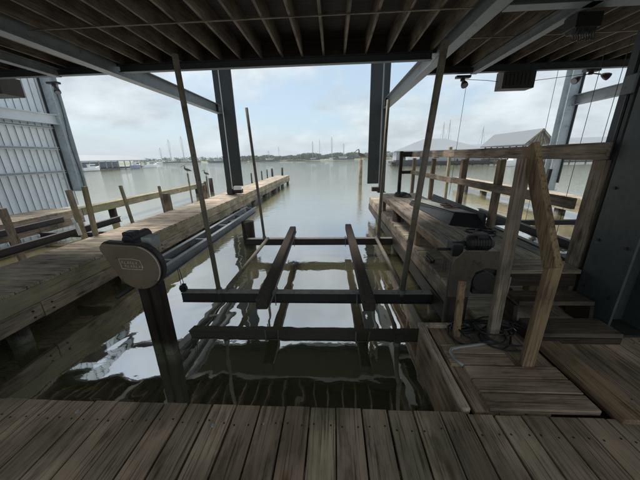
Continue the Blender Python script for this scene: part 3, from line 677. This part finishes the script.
g = MB(); g.box(1.14, 1.24, 2.42, 2.56, 0.55, 0.67); g.tube([(1.02, 2.5, 0.60), (1.14, 2.5, 0.60)], 0.016, 8); g.build('gear_reducer', 'black', bl, bevel=0.006)
# lift piles (driven timbers)
G_lp = 'piles that carry the boat lift'
post('lift_pile', (-2.10, 2.52, -3.2), (-2.12, 2.54, 0.24), 0.105, 'darkZ', 'left timber of the near left twin lift pile under the tan gear cover', 'pile', G_lp)
post('lift_pile', (-1.95, 2.50, -3.2), (-1.965, 2.52, 0.22), 0.105, 'darkZ', 'right timber of the near left twin lift pile under the tan gear cover', 'pile', G_lp)
post('lift_pile', (-2.12, 6.15, -3.2), (-2.12, 6.15, 0.02), 0.30, 'darkZ', 'round dark pile at the far left end of the cradle', 'pile', G_lp, round_=True)
post('lift_pile', (1.62, 6.15, -3.2), (1.52, 6.15, 0.40), 0.28, 'darkZ', 'round dark pile at the far right end of the cradle under the bench', 'pile', G_lp, round_=True)
post('lift_pile', (1.22, 2.38, -3.2), (1.22, 2.38, 0.5), 0.21, 'darkZ', 'dark pile at the near right end of the cradle behind the motor plate', 'pile', G_lp, round_=True)

# ------------------------------------------------------------------ right: low platform, hatch, curb
pf = empty('corner_platform', (1.2, 1.7, ZW), 'small plank platform with a raised pale edge at the right end of the boardwalk', 'platform')
g = MB(); boards(g, 0.86, 1.33, 1.26, 2.08, -0.02, 'Y', bw=0.155, gap=0.008); g.build('platform_boards', 'deckY', pf, bevel=0.003)
g = MB(); g.box(0.775, 0.832, 1.25, 2.13, -0.03, 0.012); g.box(0.834, 1.34, 2.085, 2.13, -0.03, 0.010); g.build('edge_trim', 'paleY', pf, bevel=0.008)
g = MB(); g.box(0.79, 0.83, 1.25, 2.12, -0.235, -0.032); g.box(0.79, 0.83, 1.25, 2.12, -0.45, -0.24); g.box(0.832, 1.35, 2.09, 2.115, -0.45, -0.032); g.build('fascia_board', 'deckY', pf, bevel=0.004)
for y in (1.5, 2.0):
    g = MB(); g.tube([(0.95, y, -3.2), (0.95, y, -0.07)], 0.09, 12); g.build('pile', 'darkZ', pf, smooth=True)
ha = empty('deck_hatch', (1.3, 1.4, -0.1), 'flat plank hatch set into the deck beside the corner platform', 'hatch')
g = MB(); boards(g, 0.95, 1.60, 1.255, 1.61, 0.012, 'X', bw=0.118, gap=0.012); g.build('hatch_boards', 'deckX', ha, bevel=0.004)
g = MB(); boards(g, 0.87, 1.33, 1.62, 1.84, 0.008, 'X', bw=0.11, gap=0.01); g.build('frame_boards', 'deckX', ha, bevel=0.004)
g = MB(); boards(g, 1.335, 1.64, 1.63, 2.11, -0.03, 'Y', bw=0.15, gap=0.006); g.build('frame_boards', 'deckY', ha, bevel=0.003)
g = MB(); g.box(0.86, 1.64, 1.25, 2.1, -0.14, -0.10); g.build('frame', 'darkX', ha)
g = MB(); g.box(1.645, 1.83, 1.24, 2.11, -0.2, -0.06); g.build('frame', 'darkY', ha)
g = MB(); g.box(1.65, 1.825, 1.19, 2.15, -0.03, 0.028); tag(g.build('deck_beam', 'tanY', bevel=0.006), 'worn tan timber lying along the right side of the hatch', 'beam')
# ------------------------------------------------------------------ bench, braces, steps, rail
be = empty('work_bench', (1.82, 5.0, 0), 'long weathered plank bench over the right dock', 'bench')
g = MB(); boards(g, 1.34, 2.36, 2.62, 7.68, 0.45, 'Y', bw=0.168, gap=0.012, ragged=0.02); g.build('bench_boards', 'benchY', be, bevel=0.004)
g = MB(); boards(g, 1.60, 2.30, 2.34, 2.60, 0.445, 'X', bw=0.13, gap=0.004); g.build('end_shelf', 'greyX', be, bevel=0.004)
for x in (1.36, 2.27):
    g = MB(); g.box(x, x+0.04, 2.66, 7.62, 0.30, 0.41); g.build('apron', 'deckY', be, bevel=0.003)
for (x, y) in ((1.45, 4.4), (1.42, 7.4), (2.2, 4.4), (2.2, 7.4), (2.2, 2.75)):
    g = MB(); g.box(x-0.045, x+0.045, y-0.045, y+0.045, 0.003, 0.41); g.build('leg', 'deckZ', be)
g = MB(); g.box(1.60, 2.28, 2.36, 2.40, 0.27, 0.405); g.build('front_apron', 'darkX', be)
# pale thin gusset under end shelf with a cut-out seen bright: side board
g = MB(); g.box(1.60, 1.64, 2.28, 2.34, 0.0, 0.40); g.build('leg', 'deckZ', be)
# rail
ra = empty('wooden_railing', (2.3, 5.0, 0), 'grey two board railing behind the bench', 'railing')
g = MB(); g.box(2.275, 2.315, 2.42, 5.3, 1.425, 1.565); g.box(2.275, 2.315, 5.305, 8.15, 1.435, 1.575); g.build('top_rail', 'greyY', ra, bevel=0.005)
g = MB(); g.box(2.275, 2.315, 2.60, 5.3, 0.965, 1.07); g.box(2.275, 2.315, 5.305, 8.15, 0.955, 1.06); g.build('middle_rail', 'greyY', ra, bevel=0.005)
for (y, w_) in ((2.50, 0.13), (3.95, 0.09), (5.05, 0.09), (6.55, 0.09), (8.1, 0.10)):
    g = MB(); g.box(2.32, 2.36, y-w_/2, y+w_/2, 0.003, 1.40 if y > 3 else 1.42); g.box(2.36, 2.40, y-w_/2, y+w_/2, 0.003, 1.40); g.build('post', 'greyZ' if y < 3 else 'deckZ', ra, bevel=0.004)
for (a_, b_) in ((1.44, 1.58), (0.96, 1.05)):
    g = MB(); g.box(2.02, 2.27, 8.09, 8.13, a_, b_); g.build('end_rail', 'darkX', ra)
g = MB(); g.box(1.93, 2.02, 8.07, 8.16, 0.003, 1.60); g.build('end_post', 'darkZ', ra, bevel=0.004)
# second railing / stakes beyond, toward dock beyond
G_st = 'stakes in the water behind the railing'
post('water_stake', (4.6, 11.0, -2.5), (4.55, 11.0, 1.75), 0.10, 'mossyZ', 'pale stake behind the far end of the railing', 'stake', G_st)
post('water_stake', (3.95, 8.5, -2.5), (4.05, 8.5, 1.42), 0.09, 'greyZ', 'grey stake behind the railing between its first two gaps', 'stake', G_st)
post('water_stake', (7.0, 9.3, -2.5), (7.15, 9.3, 0.95), 0.10, 'darkZ', 'short dark leaning stake right of the right steel column', 'stake', G_st)
post('water_stake', (7.5, 15.4, -2.5), (7.5, 15.4, 0.05), 0.22, 'darkZ', 'low stub pile left of centre behind the middle rail', 'stake', G_st, round_=True)
post('water_stake', (7.5, 12.6, -2.5), (7.5, 12.6, 0.05), 0.22, 'darkZ', 'low stub pile nearer the right steel column behind the middle rail', 'stake', G_st, round_=True)
# brace and handrail
hr = empty('stair_handrail', (1.38, 1.7, 0), 'tan handrail boards leaning in a crooked peak over the steps', 'handrail')
g = MB(); g.beam((1.335, 1.93, 0.0), (1.315, 1.95, 1.46), 0.085, 0.04, up=(0, 1, 0)); g.build('rear_post', 'greyZ', hr, bevel=0.004)
g = MB(); g.beam((1.405, 1.62, 0.012), (1.41, 1.62, 0.84), 0.085, 0.045, up=(0, 1, 0)); g.build('front_post', 'tanZ', hr, bevel=0.004)
g = MB(); g.beam((1.33, 1.94, 1.54), (1.375, 1.585, 0.80), 0.042, 0.115, up=(0, 1, 0.4)); g.build('sloping_rail', 'tanZ', hr, bevel=0.006)
g = MB(); g.beam((1.055, 1.96, -0.015), (1.085, 2.06, 0.47), 0.055, 0.03, up=(0, 1, 0)); tag(g.build('plate_brace', 'tanZ', bevel=0.003), 'short pinkish tan stick propping the right motor plate', 'brace')
# steps
stp = empty('wooden_steps', (1.95, 2.05, 0), 'dark low wooden steps between the handrail and the near column', 'steps')
g = MB(); boards(g, 1.64, 2.28, 2.12, 2.33, 0.24, 'X', bw=0.105, gap=0.006); g.build('upper_tread', 'stepX', stp, bevel=0.004)
g = MB(); boards(g, 1.64, 2.30, 1.86, 2.09, 0.10, 'X', bw=0.115, gap=0.006); g.build('lower_tread', 'stepX', stp, bevel=0.004)
for x in (1.60, 2.245):
    g = MB(); g.prism([(1.88, 0.003), (2.33, 0.003), (2.33, 0.20), (2.12, 0.20), (2.10, 0.06), (1.88, 0.06)], 'X', x, x+0.035); g.build('stringer', 'darkY', stp)
g = MB(); g.box(1.64, 2.30, 1.865, 1.89, 0.003, 0.06); g.build('riser', 'darkX', stp)
# items on the bench
kb = empty('padded_cover', (2.0, 4.6, 0.45), 'long grey topped cover with dark end lying on the bench', 'cover')
poly = [(1.66, 5.85), (1.98, 5.95), (2.22, 3.70), (1.76, 3.98)]
top = [(1.70, 5.80), (1.96, 5.88), (2.20, 4.08), (1.93, 4.22)]
g = MB(); vs = [(x, y, 0.452) for x, y in poly]+[(x, y, 0.60 if y < 5 else 0.55) for x, y in top]
g.add(vs, [(0, 1, 2, 3), (0, 3, 7, 4), (3, 2, 6, 7), (2, 1, 5, 6), (1, 0, 4, 5), (4, 7, 6, 5)]); g.build('shell', 'slabdark', kb, bevel=0.02)
g = MB(); g.add([(x, y, 0.607 if y < 5 else 0.557) for x, y in top]+[(x, y, 0.615 if y < 5 else 0.565) for x, y in top], [(0, 3, 2, 1), (4, 5, 6, 7), (0, 1, 5, 4), (1, 2, 6, 5), (2, 3, 7, 6), (3, 0, 4, 7)]); g.build('top_panel', 'slab', kb, bevel=0.003)
g = MB(); g.prism([(2.19, 0.455), (2.26, 0.455), (2.26, 0.62), (2.22, 0.66)], 'Y', 3.9, 6.0); tag(g.build('dark_board', 'slabdark', bevel=0.01), 'dark tapered board lying on edge behind the grey cover', 'board')
def sandal(x, y, z, rz, label):
    root = empty('sandal', (x, y, z), label, 'sandal', 'pair of sandals on the cover')
    n = 18; pts = []
    for k in range(n):
        a = 2*math.pi*k/n; pts.append((x+0.045*math.sin(a)*(1+0.18*math.cos(a)), y+0.13*math.cos(a)))
    g = MB(); g.prism(pts, 'Z', z, z+0.016); g.build('sole', 'redbrown', root)
    g = MB(); g.tube([(x-0.04, y-0.01, z+0.012), (x-0.02, y+0.03, z+0.045), (x, y+0.075, z+0.03), (x+0.02, y+0.03, z+0.045), (x+0.04, y-0.01, z+0.012)], 0.007, 6); g.build('strap', 'rubber', root)
    root.rotation_euler[2] = rz
sandal(2.02, 4.55, 0.618, R(70), 'flat red brown sandal on the grey cover, nearer one')
sandal(2.05, 4.80, 0.605, R(50), 'red brown sandal on the grey cover, farther one')
def coil(name, cx_, cy_, cz_, r0, turns, mat, label, cat, rad=0.012, squash=1.0, messy=0.02):
    pts = []; n = int(turns*16)
    ph = [random.uniform(0, 6.28) for _ in range(4)]
    for i in range(n+1):
        a = 2*math.pi*i/16; r_ = r0*(1-0.35*i/n)+messy*math.sin(a*0.37+ph[0])+messy*math.sin(a*1.3+ph[1])
        pts.append((cx_+r_*math.cos(a), cy_+r_*squash*math.sin(a), cz_+rad+0.03*(0.5+0.5*math.sin(a*0.61+ph[2]))+0.012*i/16))
    mb = MB(); mb.tube(pts, rad, 6); return tag(mb.build(name, mat, smooth=True), label, cat)
coil('rope_coil', 1.80, 7.0, 0.45, 0.17, 4, 'rubber', 'black rope coil on the far end of the bench', 'rope', 0.014, 1.2, 0.05)
coil('rope_coil', 1.98, 3.45, 0.45, 0.15, 4, 'rubber', 'black cable bundle on the bench in front of the dark cover end', 'cable', 0.011, 0.7, 0.05)
coil('cable_tangle', 1.36, 1.97, -0.02, 0.20, 7, 'rubber', 'black cable tangle on the deck under the motor plate', 'cable', 0.008, 0.75, 0.09)
coil('cable_tangle', 1.12, 2.02, -0.02, 0.09, 4, 'rubber', 'small black cable loop beside the pinkish brace', 'cable', 0.010, 0.6, 0.03)
mb = MB(); mb.tube([(1.33, 1.86, 0.03), (1.15, 1.80, 0.035), (1.0, 1.775, 0.03), (0.93, 1.765, 0.02), (0.905, 1.73, 0.015), (0.91, 1.66, 0.012), (0.945, 1.60, 0.012)], 0.013, 8)
tag(mb.build('grey_conduit', 'hose', smooth=True), 'bent pale grey pipe lying over the corner platform boards', 'pipe')
# cleat on right dock edge
mb = MB(); mb.box(1.38, 1.44, 3.55, 3.75, 0.0, 0.05); mb.tube([(1.41, 3.5, 0.06), (1.41, 3.8, 0.06)], 0.018, 8); tag(mb.build('dock_cleat', 'black'), 'black iron cleat on the right dock edge below the bench', 'cleat')

# ------------------------------------------------------------------ neighbouring slips
def rails(label, xs, y0, y1, z, cx0, cx1, ys):
    root = empty('neighbour_boat_lift', (sum(xs)/len(xs), y0, ZW), label, 'boat lift', 'boat lifts in the neighbouring slips')
    for x in xs:
        g = MB(); g.ibeam((x, y0, z), (x, y1, z), 0.10, 0.16, 0.014); g.build('rail_beam', 'cradle', root)
    for y in ys:
        g = MB(); g.ibeam((cx0, y, z-0.25), (cx1, y, z-0.25), 0.11, 0.13, 0.014); g.build('cradle_beam', 'cradle', root)
        for x in (cx0+0.05, cx1-0.05):
            g = MB(); g.tube([(x, y, z-0.2), (x, y, z)], 0.006, 5); g.build('lift_cable', 'cable', root)
    return root
rails('dark empty lift rails in the slip left of the left dock', (-8.25, -6.45), 2.6, 7.4, -0.16, -8.2, -5.4, (3.4, 6.6))
rails('dark empty lift rails behind the railing at right', (3.45, 4.15), 3.6, 7.6, -0.08, 3.4, 7.4, (4.6, 7.2))

# ------------------------------------------------------------------ far things
ml = empty('marina_shed', (-64, 76, ZW), 'long low boat shed with pale flat roof across the water at left', 'boat shed')
def P(u, v, z):                      # u along shed, v across
    a = Vector((-62.0, 60, 0)); d = Vector((-3.3, 33.0, 0)).normalized(); n_ = Vector((-d.y, d.x, 0)); q = a+d*u+n_*v; return (q.x, q.y, z)
def pbox(mb, u0, u1, v0, v1, z0, z1):
    vs = [P(u, v, z) for z in (z0, z1) for v in (v0, v1) for u in (u0, u1)]
    mb.add(vs, [(0, 2, 3, 1), (4, 5, 7, 6), (0, 1, 5, 4), (2, 6, 7, 3), (0, 4, 6, 2), (1, 3, 7, 5)])
g = MB(); vs = [P(-2, -1, 1.75), P(31, -1, 1.75), P(31, 5, 3.3), P(-2, 5, 3.3), P(31, 11, 1.8), P(-2, 11, 1.8)]
vs += [(x, y, z-0.25) for x, y, z in vs]
g.add(vs, [(0, 1, 2, 3), (3, 2, 4, 5), (6, 9, 8, 7), (9, 11, 10, 8), (0, 6, 7, 1), (5, 4, 10, 11), (0, 3, 9, 6), (3, 5, 11, 9), (1, 7, 8, 2), (2, 8, 10, 4)]); g.build('roof', 'roofm', ml)
g = MB(); pbox(g, -1, 30, 8, 8.3, -0.6, 1.4); pbox(g, 4.2, 17, 1.5, 1.8, -0.1, 1.3); g.build('wall', 'bluewall', ml)
g = MB(); pbox(g, -2, 32, -1, 10, -0.55, -0.3); g.build('pier', 'darkX', ml)
for i in range(13):
    g = MB(); u = -1.5+i*2.6+jit(0.3); p = P(u, -0.7, 0); g.tube([(p[0], p[1], -2), (p[0], p[1], 1.5)], 0.13, 6); g.build('post', 'paleX', ml)
def hull_boat(name, loc, rz, L_, label, hullmat='white', cabin=True, mast=0, rig=0, group=None, cat='boat', hk=0.13):
    root = empty(name, loc, label, cat, group); o_ = Vector(loc); H = L_*hk; W = L_*0.15
    secs = [(-0.5, 0.8, 1.0), (-0.2, 1.0, 0.95), (0.15, 0.95, 1.05), (0.38, 0.55, 1.3), (0.5, 0.03, 1.6)]
    vs = []; 
    for (u, wf, hf) in secs:
        vs += [o_+Vector((u*L_, -W*wf, H*hf)), o_+Vector((u*L_*0.97, -W*wf*0.65, -H*0.4)), o_+Vector((u*L_*0.97, W*wf*0.65, -H*0.4)), o_+Vector((u*L_, W*wf, H*hf))]
    fs = []
    for i in range(4):
        for j in range(3): fs.append((i*4+j, (i+1)*4+j, (i+1)*4+j+1, i*4+j+1))
        fs.append((i*4+3, (i+1)*4+3, (i+1)*4, i*4))
    fs += [(0, 1, 2, 3), (16, 19, 18, 17)]
    g = MB(); g.add(vs, fs); g.build('hull', hullmat, root)
    if cabin:
        g = MB(); g.box(o_.x-0.15*L_, o_.x+0.2*L_, o_.y-W*0.6, o_.y+W*0.6, o_.z+H*0.9, o_.z+H*2.3); g.box(o_.x-0.2*L_, o_.x+0.24*L_, o_.y-W*0.7, o_.y+W*0.7, o_.z+H*2.32, o_.z+H*2.45); c_ = g.build('cabin', 'white', root)
        g = MB(); g.box(o_.x-0.1*L_, o_.x+0.205*L_, o_.y-W*0.62, o_.y+W*0.62, o_.z+H*1.6, o_.z+H*2.05); g.build('window', 'glass', c_)
    if mast:
        g = MB(); g.tube([o_+Vector((0, 0, H)), o_+Vector((0, 0, mast))], 0.10, 5); g.build('mast', 'hose', root)
    if rig:
        for sx in (-1, 1):
            g = MB(); g.tube([o_+Vector((0, 0, H*1.5)), o_+Vector((sx*rig*0.10, sx*0.5, mast*0.86))], 0.06, 5); g.tube([o_+Vector((sx*rig*0.10, sx*0.5, mast*0.86)), o_+Vector((0, 0, mast*0.97))], 0.05, 4); g.build('outrigger', 'hose', root)
    root.rotation_euler[2] = rz
    return root
b0 = hull_boat('moored_boat', (-60.3, 64.5, ZW+0.3), R(80), 4.2, 'white motor boat under the left part of the boat shed roof', group='boats at the boat shed')
hull_boat('moored_boat', (-58.5, 84, ZW+0.3), R(75), 4.8, 'white motor boat at the right end of the boat shed', group='boats at the boat shed')
hull_boat('moored_boat', (-59.5, 79, ZW+0.3), R(100), 5.0, 'dark hulled boat in the right half of the boat shed', hullmat='bluewall', group='boats at the boat shed')
# shrimp boats with tall rigs at far left shore
G_sh = 'shrimp boats moored along the far shore'
for i, (x, y, L_, mst, rg, lb) in enumerate(((-119, 184, 10, 10, 5, 'shrimp boat with short rig, leftmost of the far masted boats'), (-111, 182, 12, 15, 7, 'shrimp boat with twin outriggers, second from the left on the far shore'),
        (-103, 184, 10, 17, 6, 'tallest rigged shrimp boat of the far left group'), (-95, 180, 11, 15, 7, 'shrimp boat with tall mast just left of the near guide pole'),
        (-40, 168, 12, 6, 5, 'low dark work boat at the far shore right of the steel column'), (-13, 172, 9, 11, 4, 'boat with one mast in front of the far trees'),
        (-1, 168, 9, 13, 5, 'masted boat at far shore left of the lone pile'), (6, 164, 13, 9, 4, 'dark hulled vessel with low rig right behind the lone pile'),
        (-76, 176, 14, 4, 0, 'low far work boat between the guide pole and the steel column'), (-63, 175, 14, 5, 0, 'long dark barge like boat just left of the steel column'))):
    hull_boat('shrimp_boat', (x, y, ZW+0.4), R(random.choice((0, 10, -8, 180, 170))), L_, lb, hullmat='white' if i in (0, 6) else 'darkboat', mast=mst, rig=rg, group=G_sh, hk=0.048)
# poles / lattice pylons
for (x, y, h_, lb) in ((-9.5, 190, 13, 'tall utility pylon above the far trees near the centre'), (-38, 190, 9, 'utility pole behind the far trees left of centre'), (62, 120, 12, 'utility pole beyond the gabled boathouse'), (42, 110, 13, 'left pole behind the gabled boathouse'), (45, 112, 14, 'right pole behind the gabled boathouse')):
    root = empty('utility_pole', (x, y, 0), lb, 'pole', 'utility poles on the far shore')
    g = MB(); g.tube([(x, y, -0.5), (x, y, h_)], [0.14, 0.07], 6); g.build('shaft', 'hose', root)
    g = MB(); g.tube([(x-0.02, y, h_*0.93), (x-2.2, y, 0.8)], 0.035, 4); g.tube([(x+0.02, y, h_*0.93), (x+2.0, y, 0.8)], 0.035, 4); g.build('stay', 'hose', root); g = MB(); g.tube([(x-0.5, y-0.15, h_*0.7), (x+0.5, y-0.15, h_*0.7)], 0.04, 4); g.build('spreader', 'hose', root)
# woodland across the water
random.seed(3)
mb = MB()
def clump(cx_, cy_, h_, wd, nleaf):
    for _ in range(nleaf):
        a = random.gauss(0, 1); z = 0.1+h_*(random.random()**1.1); wz = wd*(1-0.55*(z/h_))
        c = Vector((cx_+a*wz*0.5, cy_+random.gauss(0, 1)*wz*0.5, z)); s_ = random.uniform(0.2, 0.5)
        d1 = Vector((random.gauss(0, 1), random.gauss(0, 1), random.gauss(0, 1))).normalized()*s_; d2 = d1.orthogonal().normalized()*s_*0.8
        mb.add([c-d1, c-d2, c+d1, c+d2], [(0, 1, 2, 3)])
for i in range(95):
    x = -62+i*0.95+jit(0.6); y = 184+jit(4); hh = 1.1+1.5*abs(noise.noise(Vector((x*0.11, 1.3, 0))))*2
    if -26 < x < -8: hh += 1.7*math.exp(-((x+17)/6)**2)
    if x > 8: hh += 0.6
    clump(x, y, hh+0.8, 2.8, 170)
for i in range(60):
    x = 20+i*1.3; clump(x, 178+jit(4), 2.4+2.2*abs(noise.noise(Vector((x*0.13, 5, 0)))), 3.2, 110)
for i in range(30):
    x = -150+i*3.0; clump(x, 205+jit(4), 2.0+1.5*random.random(), 3.4, 90)
tag(mb.build('distant_woodland', 'leaf'), 'far low woodland and marsh brush along the opposite shore', 'woodland', kind='stuff')
# right far buildings
def shed(name, label, cx_, cy_, wx, wy, z_e, z_r, rz, wall, roof, hip=0.0, gable_open=False, ridge='X', base=0.1):
    root = empty(name, (cx_, cy_, ZW), label, 'building'); o_ = Vector((cx_, cy_, 0))
    def q(x, y, z): return o_+Vector((x, y, z))
    hx, hy = wx/2, wy/2; ov = 0.5
    g = MB()
    if not gable_open: g.box(cx_-hx, cx_+hx, cy_-hy, cy_+hy, base, z_e-0.02)
    else: g.box(cx_-hx, cx_+hx*0.2, cy_-hy+0.4, cy_-hy+0.6, base+0.4, z_e-0.6)
    wl = g.build('wall', wall, root)
    g = MB(); X_, Y_ = hx+ov, hy+ov; t_ = 0.18
    if ridge == 'X': r0, r1 = (-X_+hip, 0), (X_-hip, 0)
    else: r0, r1 = (0, -Y_+hip), (0, Y_-hip)
    vs = []
    for dz in (0, -t_):
        vs += [q(-X_, -Y_, z_e+dz), q(X_, -Y_, z_e+dz), q(X_, Y_, z_e+dz), q(-X_, Y_, z_e+dz), q(r0[0], r0[1], z_r+dz), q(r1[0], r1[1], z_r+dz)]
    if ridge == 'X': top_ = [(0, 1, 5, 4), (2, 3, 4, 5)]; ends = [(0, 4, 3), (1, 2, 5)]
    else: top_ = [(0, 4, 5, 3), (1, 2, 5, 4)]; ends = [(0, 1, 4), (2, 3, 5)]
    fs = list(top_) + [tuple(i+6 for i in f_)[::-1] for f_ in top_]
    if hip > 0: fs += ends
    fs += [(0, 1, 7, 6), (1, 2, 8, 7), (2, 3, 9, 8), (3, 0, 6, 9)]
    g.add(vs, fs); g.build('roof', roof, root)
    if hip == 0:
        g = MB()
        if ridge == 'Y': g.add([q(-hx, -hy+0.02, z_e-0.1), q(hx, -hy+0.02, z_e-0.1), q(0, -hy+0.02, z_r-0.22), q(-hx, -hy+0.15, z_e-0.1), q(hx, -hy+0.15, z_e-0.1), q(0, -hy+0.15, z_r-0.22)], [(0, 1, 2), (3, 5, 4), (0, 3, 4, 1), (1, 4, 5, 2), (2, 5, 3, 0)])
        else: g.add([q(-hx+0.02, -hy, z_e-0.1), q(-hx+0.02, hy, z_e-0.1), q(-hx+0.02, 0, z_r-0.22)], [(0, 1, 2)])
        ga = g.build('gable', 'brownwall', root)
        if gable_open:
            g = MB()
            for k in (-0.55, -0.2, 0.2, 0.55):
                g.beam(q(k*hx, -hy-0.06, z_e-0.1), q(k*hx*0.4, -hy-0.06, z_e+(z_r-z_e)*(0.75-abs(k)*0.4)), 0.1, 0.12)
            g.beam(q(-hx, -hy-0.06, z_e-0.15), q(hx, -hy-0.06, z_e-0.15), 0.12, 0.2)
            g.beam(q(-hx-0.3, -hy-0.4, z_e-0.15), q(0, -hy-0.4, z_r-0.1), 0.12, 0.22); g.beam(q(hx+0.3, -hy-0.4, z_e-0.15), q(0, -hy-0.4, z_r-0.1), 0.12, 0.22)
            g.build('truss', 'greyX', ga)
            for k in (-1, -0.33, 0.33, 1):
                for yy in (-hy+0.3, 0, hy-0.3):
                    g = MB(); g.tube([q(k*(hx-0.2), yy, -2), q(k*(hx-0.2), yy, z_e-0.1)], 0.13, 6); g.build('post', 'greyZ', root)
    if not gable_open:
        for k in range(int(wx//3.2)):
            xx = -hx+1.6+k*3.2
            g = MB(); g.box(cx_+xx-0.45, cx_+xx+0.45, cy_-hy-0.05, cy_-hy+0.02, z_e-1.5, z_e-0.7); g.build('window', 'glass', wl)
    g = MB(); g.box(cx_-hx-1, cx_+hx+1, cy_-hy-1.6, cy_+hy, base-0.5, base-0.01); g.build('wharf', 'darkX', root)
    root.rotation_euler[2] = rz
    return root
shed('hip_roofed_boathouse', 'wide pale building with a hipped metal roof, left of the gabled one', 22.2, 63, 16.5, 11, 2.25, 4.75, R(-8), 'palewall', 'roofm', hip=6.6)
shed('long_warehouse', 'long low pale warehouse behind the railing, between the hipped roof and the gable', 31.5, 72, 16, 9, 2.6, 3.6, R(-4), 'palewall', 'roofm', hip=0.5)
shed('gabled_boathouse', 'open boathouse with brown gable truss and big grey roof behind the railing', 34.15, 54.5, 4.1, 12.5, 2.8, 5.15, R(1), 'brownwall', 'darkroof', gable_open=True, ridge='Y', base=-0.1)
shed('distant_warehouse', 'faint pale roofed building at the right edge beyond the right column', 58, 66, 17, 12, 2.6, 4.4, R(-12), 'palewall', 'roofm', hip=3.0)
hull_boat('moored_boat', (30.5, 47.5, ZW+0.3), R(10), 5.5, 'small boat moored at the open gabled boathouse', group='boats at the right buildings')
hull_boat('moored_boat', (16.0, 57.0, ZW+0.3), R(5), 7.0, 'dark boat moored at the left end of the hip roofed building', hullmat='glass', group='boats at the right buildings')
g = MB(); g.box(12, 60, 56.2, 57.4, -0.6, -0.35)
for i in range(16): g.tube([(12.5+i*3.1, 56.3, -2), (12.5+i*3.1, 56.3, 0.3+jit(0.2))], 0.14, 6)
tag(g.build('far_wharf', 'darkX'), 'dark timber wharf edge in front of the right hand buildings', 'wharf')

# small fixings and litter
for (xb, yb) in ((-0.92, 3.30), (-1.02, 5.85), (0.42, 3.30), (0.37, 5.85)):
    g = MB(); g.box(xb-0.13, xb+0.11, yb-0.055, yb+0.055, CT+0.009, CT+0.017)
    for dx in (-0.105, 0.09):
        g.tube([(xb+dx, yb-0.075, CB-0.03), (xb+dx, yb-0.075, CT+0.035)], 0.008, 6); g.tube([(xb+dx, yb+0.075, CB-0.03), (xb+dx, yb+0.075, CT+0.035)], 0.008, 6)
    g.build('bunk_clamp', 'galv', bl)
for (xb, yb) in ((-1.645, 3.24), (0.925, 3.24)):
    g = MB(); g.box(xb-0.05, xb+0.05, yb-0.012, yb-0.004, CB+0.02, CT-0.015)
    for q_ in (-0.03, 0.03): g.tube([(xb+q_, yb-0.02, (CT+CB)/2), (xb+q_, yb, (CT+CB)/2)], 0.009, 6)
    g.build('pole_bracket', 'cradle', bl)
def bolts(name_parent, pts, axis, r_=0.014, mat='black'):
    for p in pts:
        g = MB(); q = Vector(p); d = {'X': Vector((0.012, 0, 0)), 'Y': Vector((0, -0.012, 0))}[axis]; g.tube([q-d*0.2, q+d], r_, 6); g.build('bolt', mat, name_parent)
lower = [c for c in dl.children if c.name.startswith('lower_fascia')]
for yj in (2.87, 5.3, 7.7):
    bolts(dl, [(-3.902, yj+s_*0.12, z_) for s_ in (-1, 1) for z_ in (-0.33, -0.42)], 'X')
for (xg, side) in ((-4.50, 1), (2.02, -1)):
    g = MB(); g.box(xg+side*0.10+0.0, xg+side*0.112, 10.86, 11.18, 3.20, 3.50) if side == 1 else g.box(xg-0.112, xg-0.10, 10.86, 11.18, 3.20, 3.50)
    pl_ = g.build('splice_plate', 'steel', bh)
    for (yy, zz) in ((10.92, 3.26), (10.92, 3.44), (11.10, 3.26), (11.10, 3.44)):
        g = MB(); g.tube([(xg+side*0.112, yy, zz), (xg+side*0.128, yy, zz)], 0.016, 6); g.build('bolt', 'black', pl_)
for (yy, zz) in ((2.08, 0.30), (2.08, 1.20), (2.31, 0.30), (2.31, 1.20), (2.31, 0.75), (2.08, 0.75)):
    g = MB(); g.tube([(2.329, yy, zz), (2.318, yy, zz)], 0.014, 6); g.build('bolt', 'black', ncol)
for (yy, zz) in ((0, 0), ):
    pass
for (x, y, sz, lb) in ((-0.72, 1.10, 0.012, 'pale shell chip on the boardwalk, left of centre near its water edge'), (-1.62, 1.16, 0.014, 'largest pale shell chip, at the left on the boardwalk edge'), (-0.42, 1.12, 0.008, 'tiny pale shell chip on the boardwalk, nearest the centre'), (0.35, 0.85, 0.009, 'small dark bark crumb on the boardwalk right of centre')):
    g = MB(); n_ = 7; pts = [(x+sz*math.cos(2*math.pi*k/n_)*random.uniform(0.6, 1.2), y+sz*math.sin(2*math.pi*k/n_)*random.uniform(0.6, 1.2)) for k in range(n_)]
    g.prism(pts, 'Z', 0.003, 0.008); tag(g.build('shell_chip', 'slab' if 'dark' not in lb else 'redbrown'), lb, 'shell chip', 'small chips lying on the boardwalk')
# screws on the gear cover rim
for a in (20, 80, 150, 215, 270, 320):
    g = MB(); cxx, czz = -1.955+0.212*math.cos(R(a)), 0.485+0.212*math.sin(R(a)); g.tube([(cxx, 2.290, czz), (cxx, 2.284, czz)], 0.007, 8); g.build('screw', 'cable', gc)

# thin sea air over the harbour
m, t, b = new_mat('sea_air'); t.nodes.remove(b); pv = t.nodes.new('ShaderNodeVolumePrincipled'); pv.inputs['Color'].default_value = (0.86, 0.92, 0.97, 1); pv.inputs['Density'].default_value = 0.0009
t.links.new(pv.outputs[0], t.nodes['Material Output'].inputs['Volume']); M['air'] = m
g = MB(); g.box(-905, 905, -62, 1505, -4.4, 24)
tag(g.build('haze', 'air'), 'pale damp air over the harbour', kind='stuff')
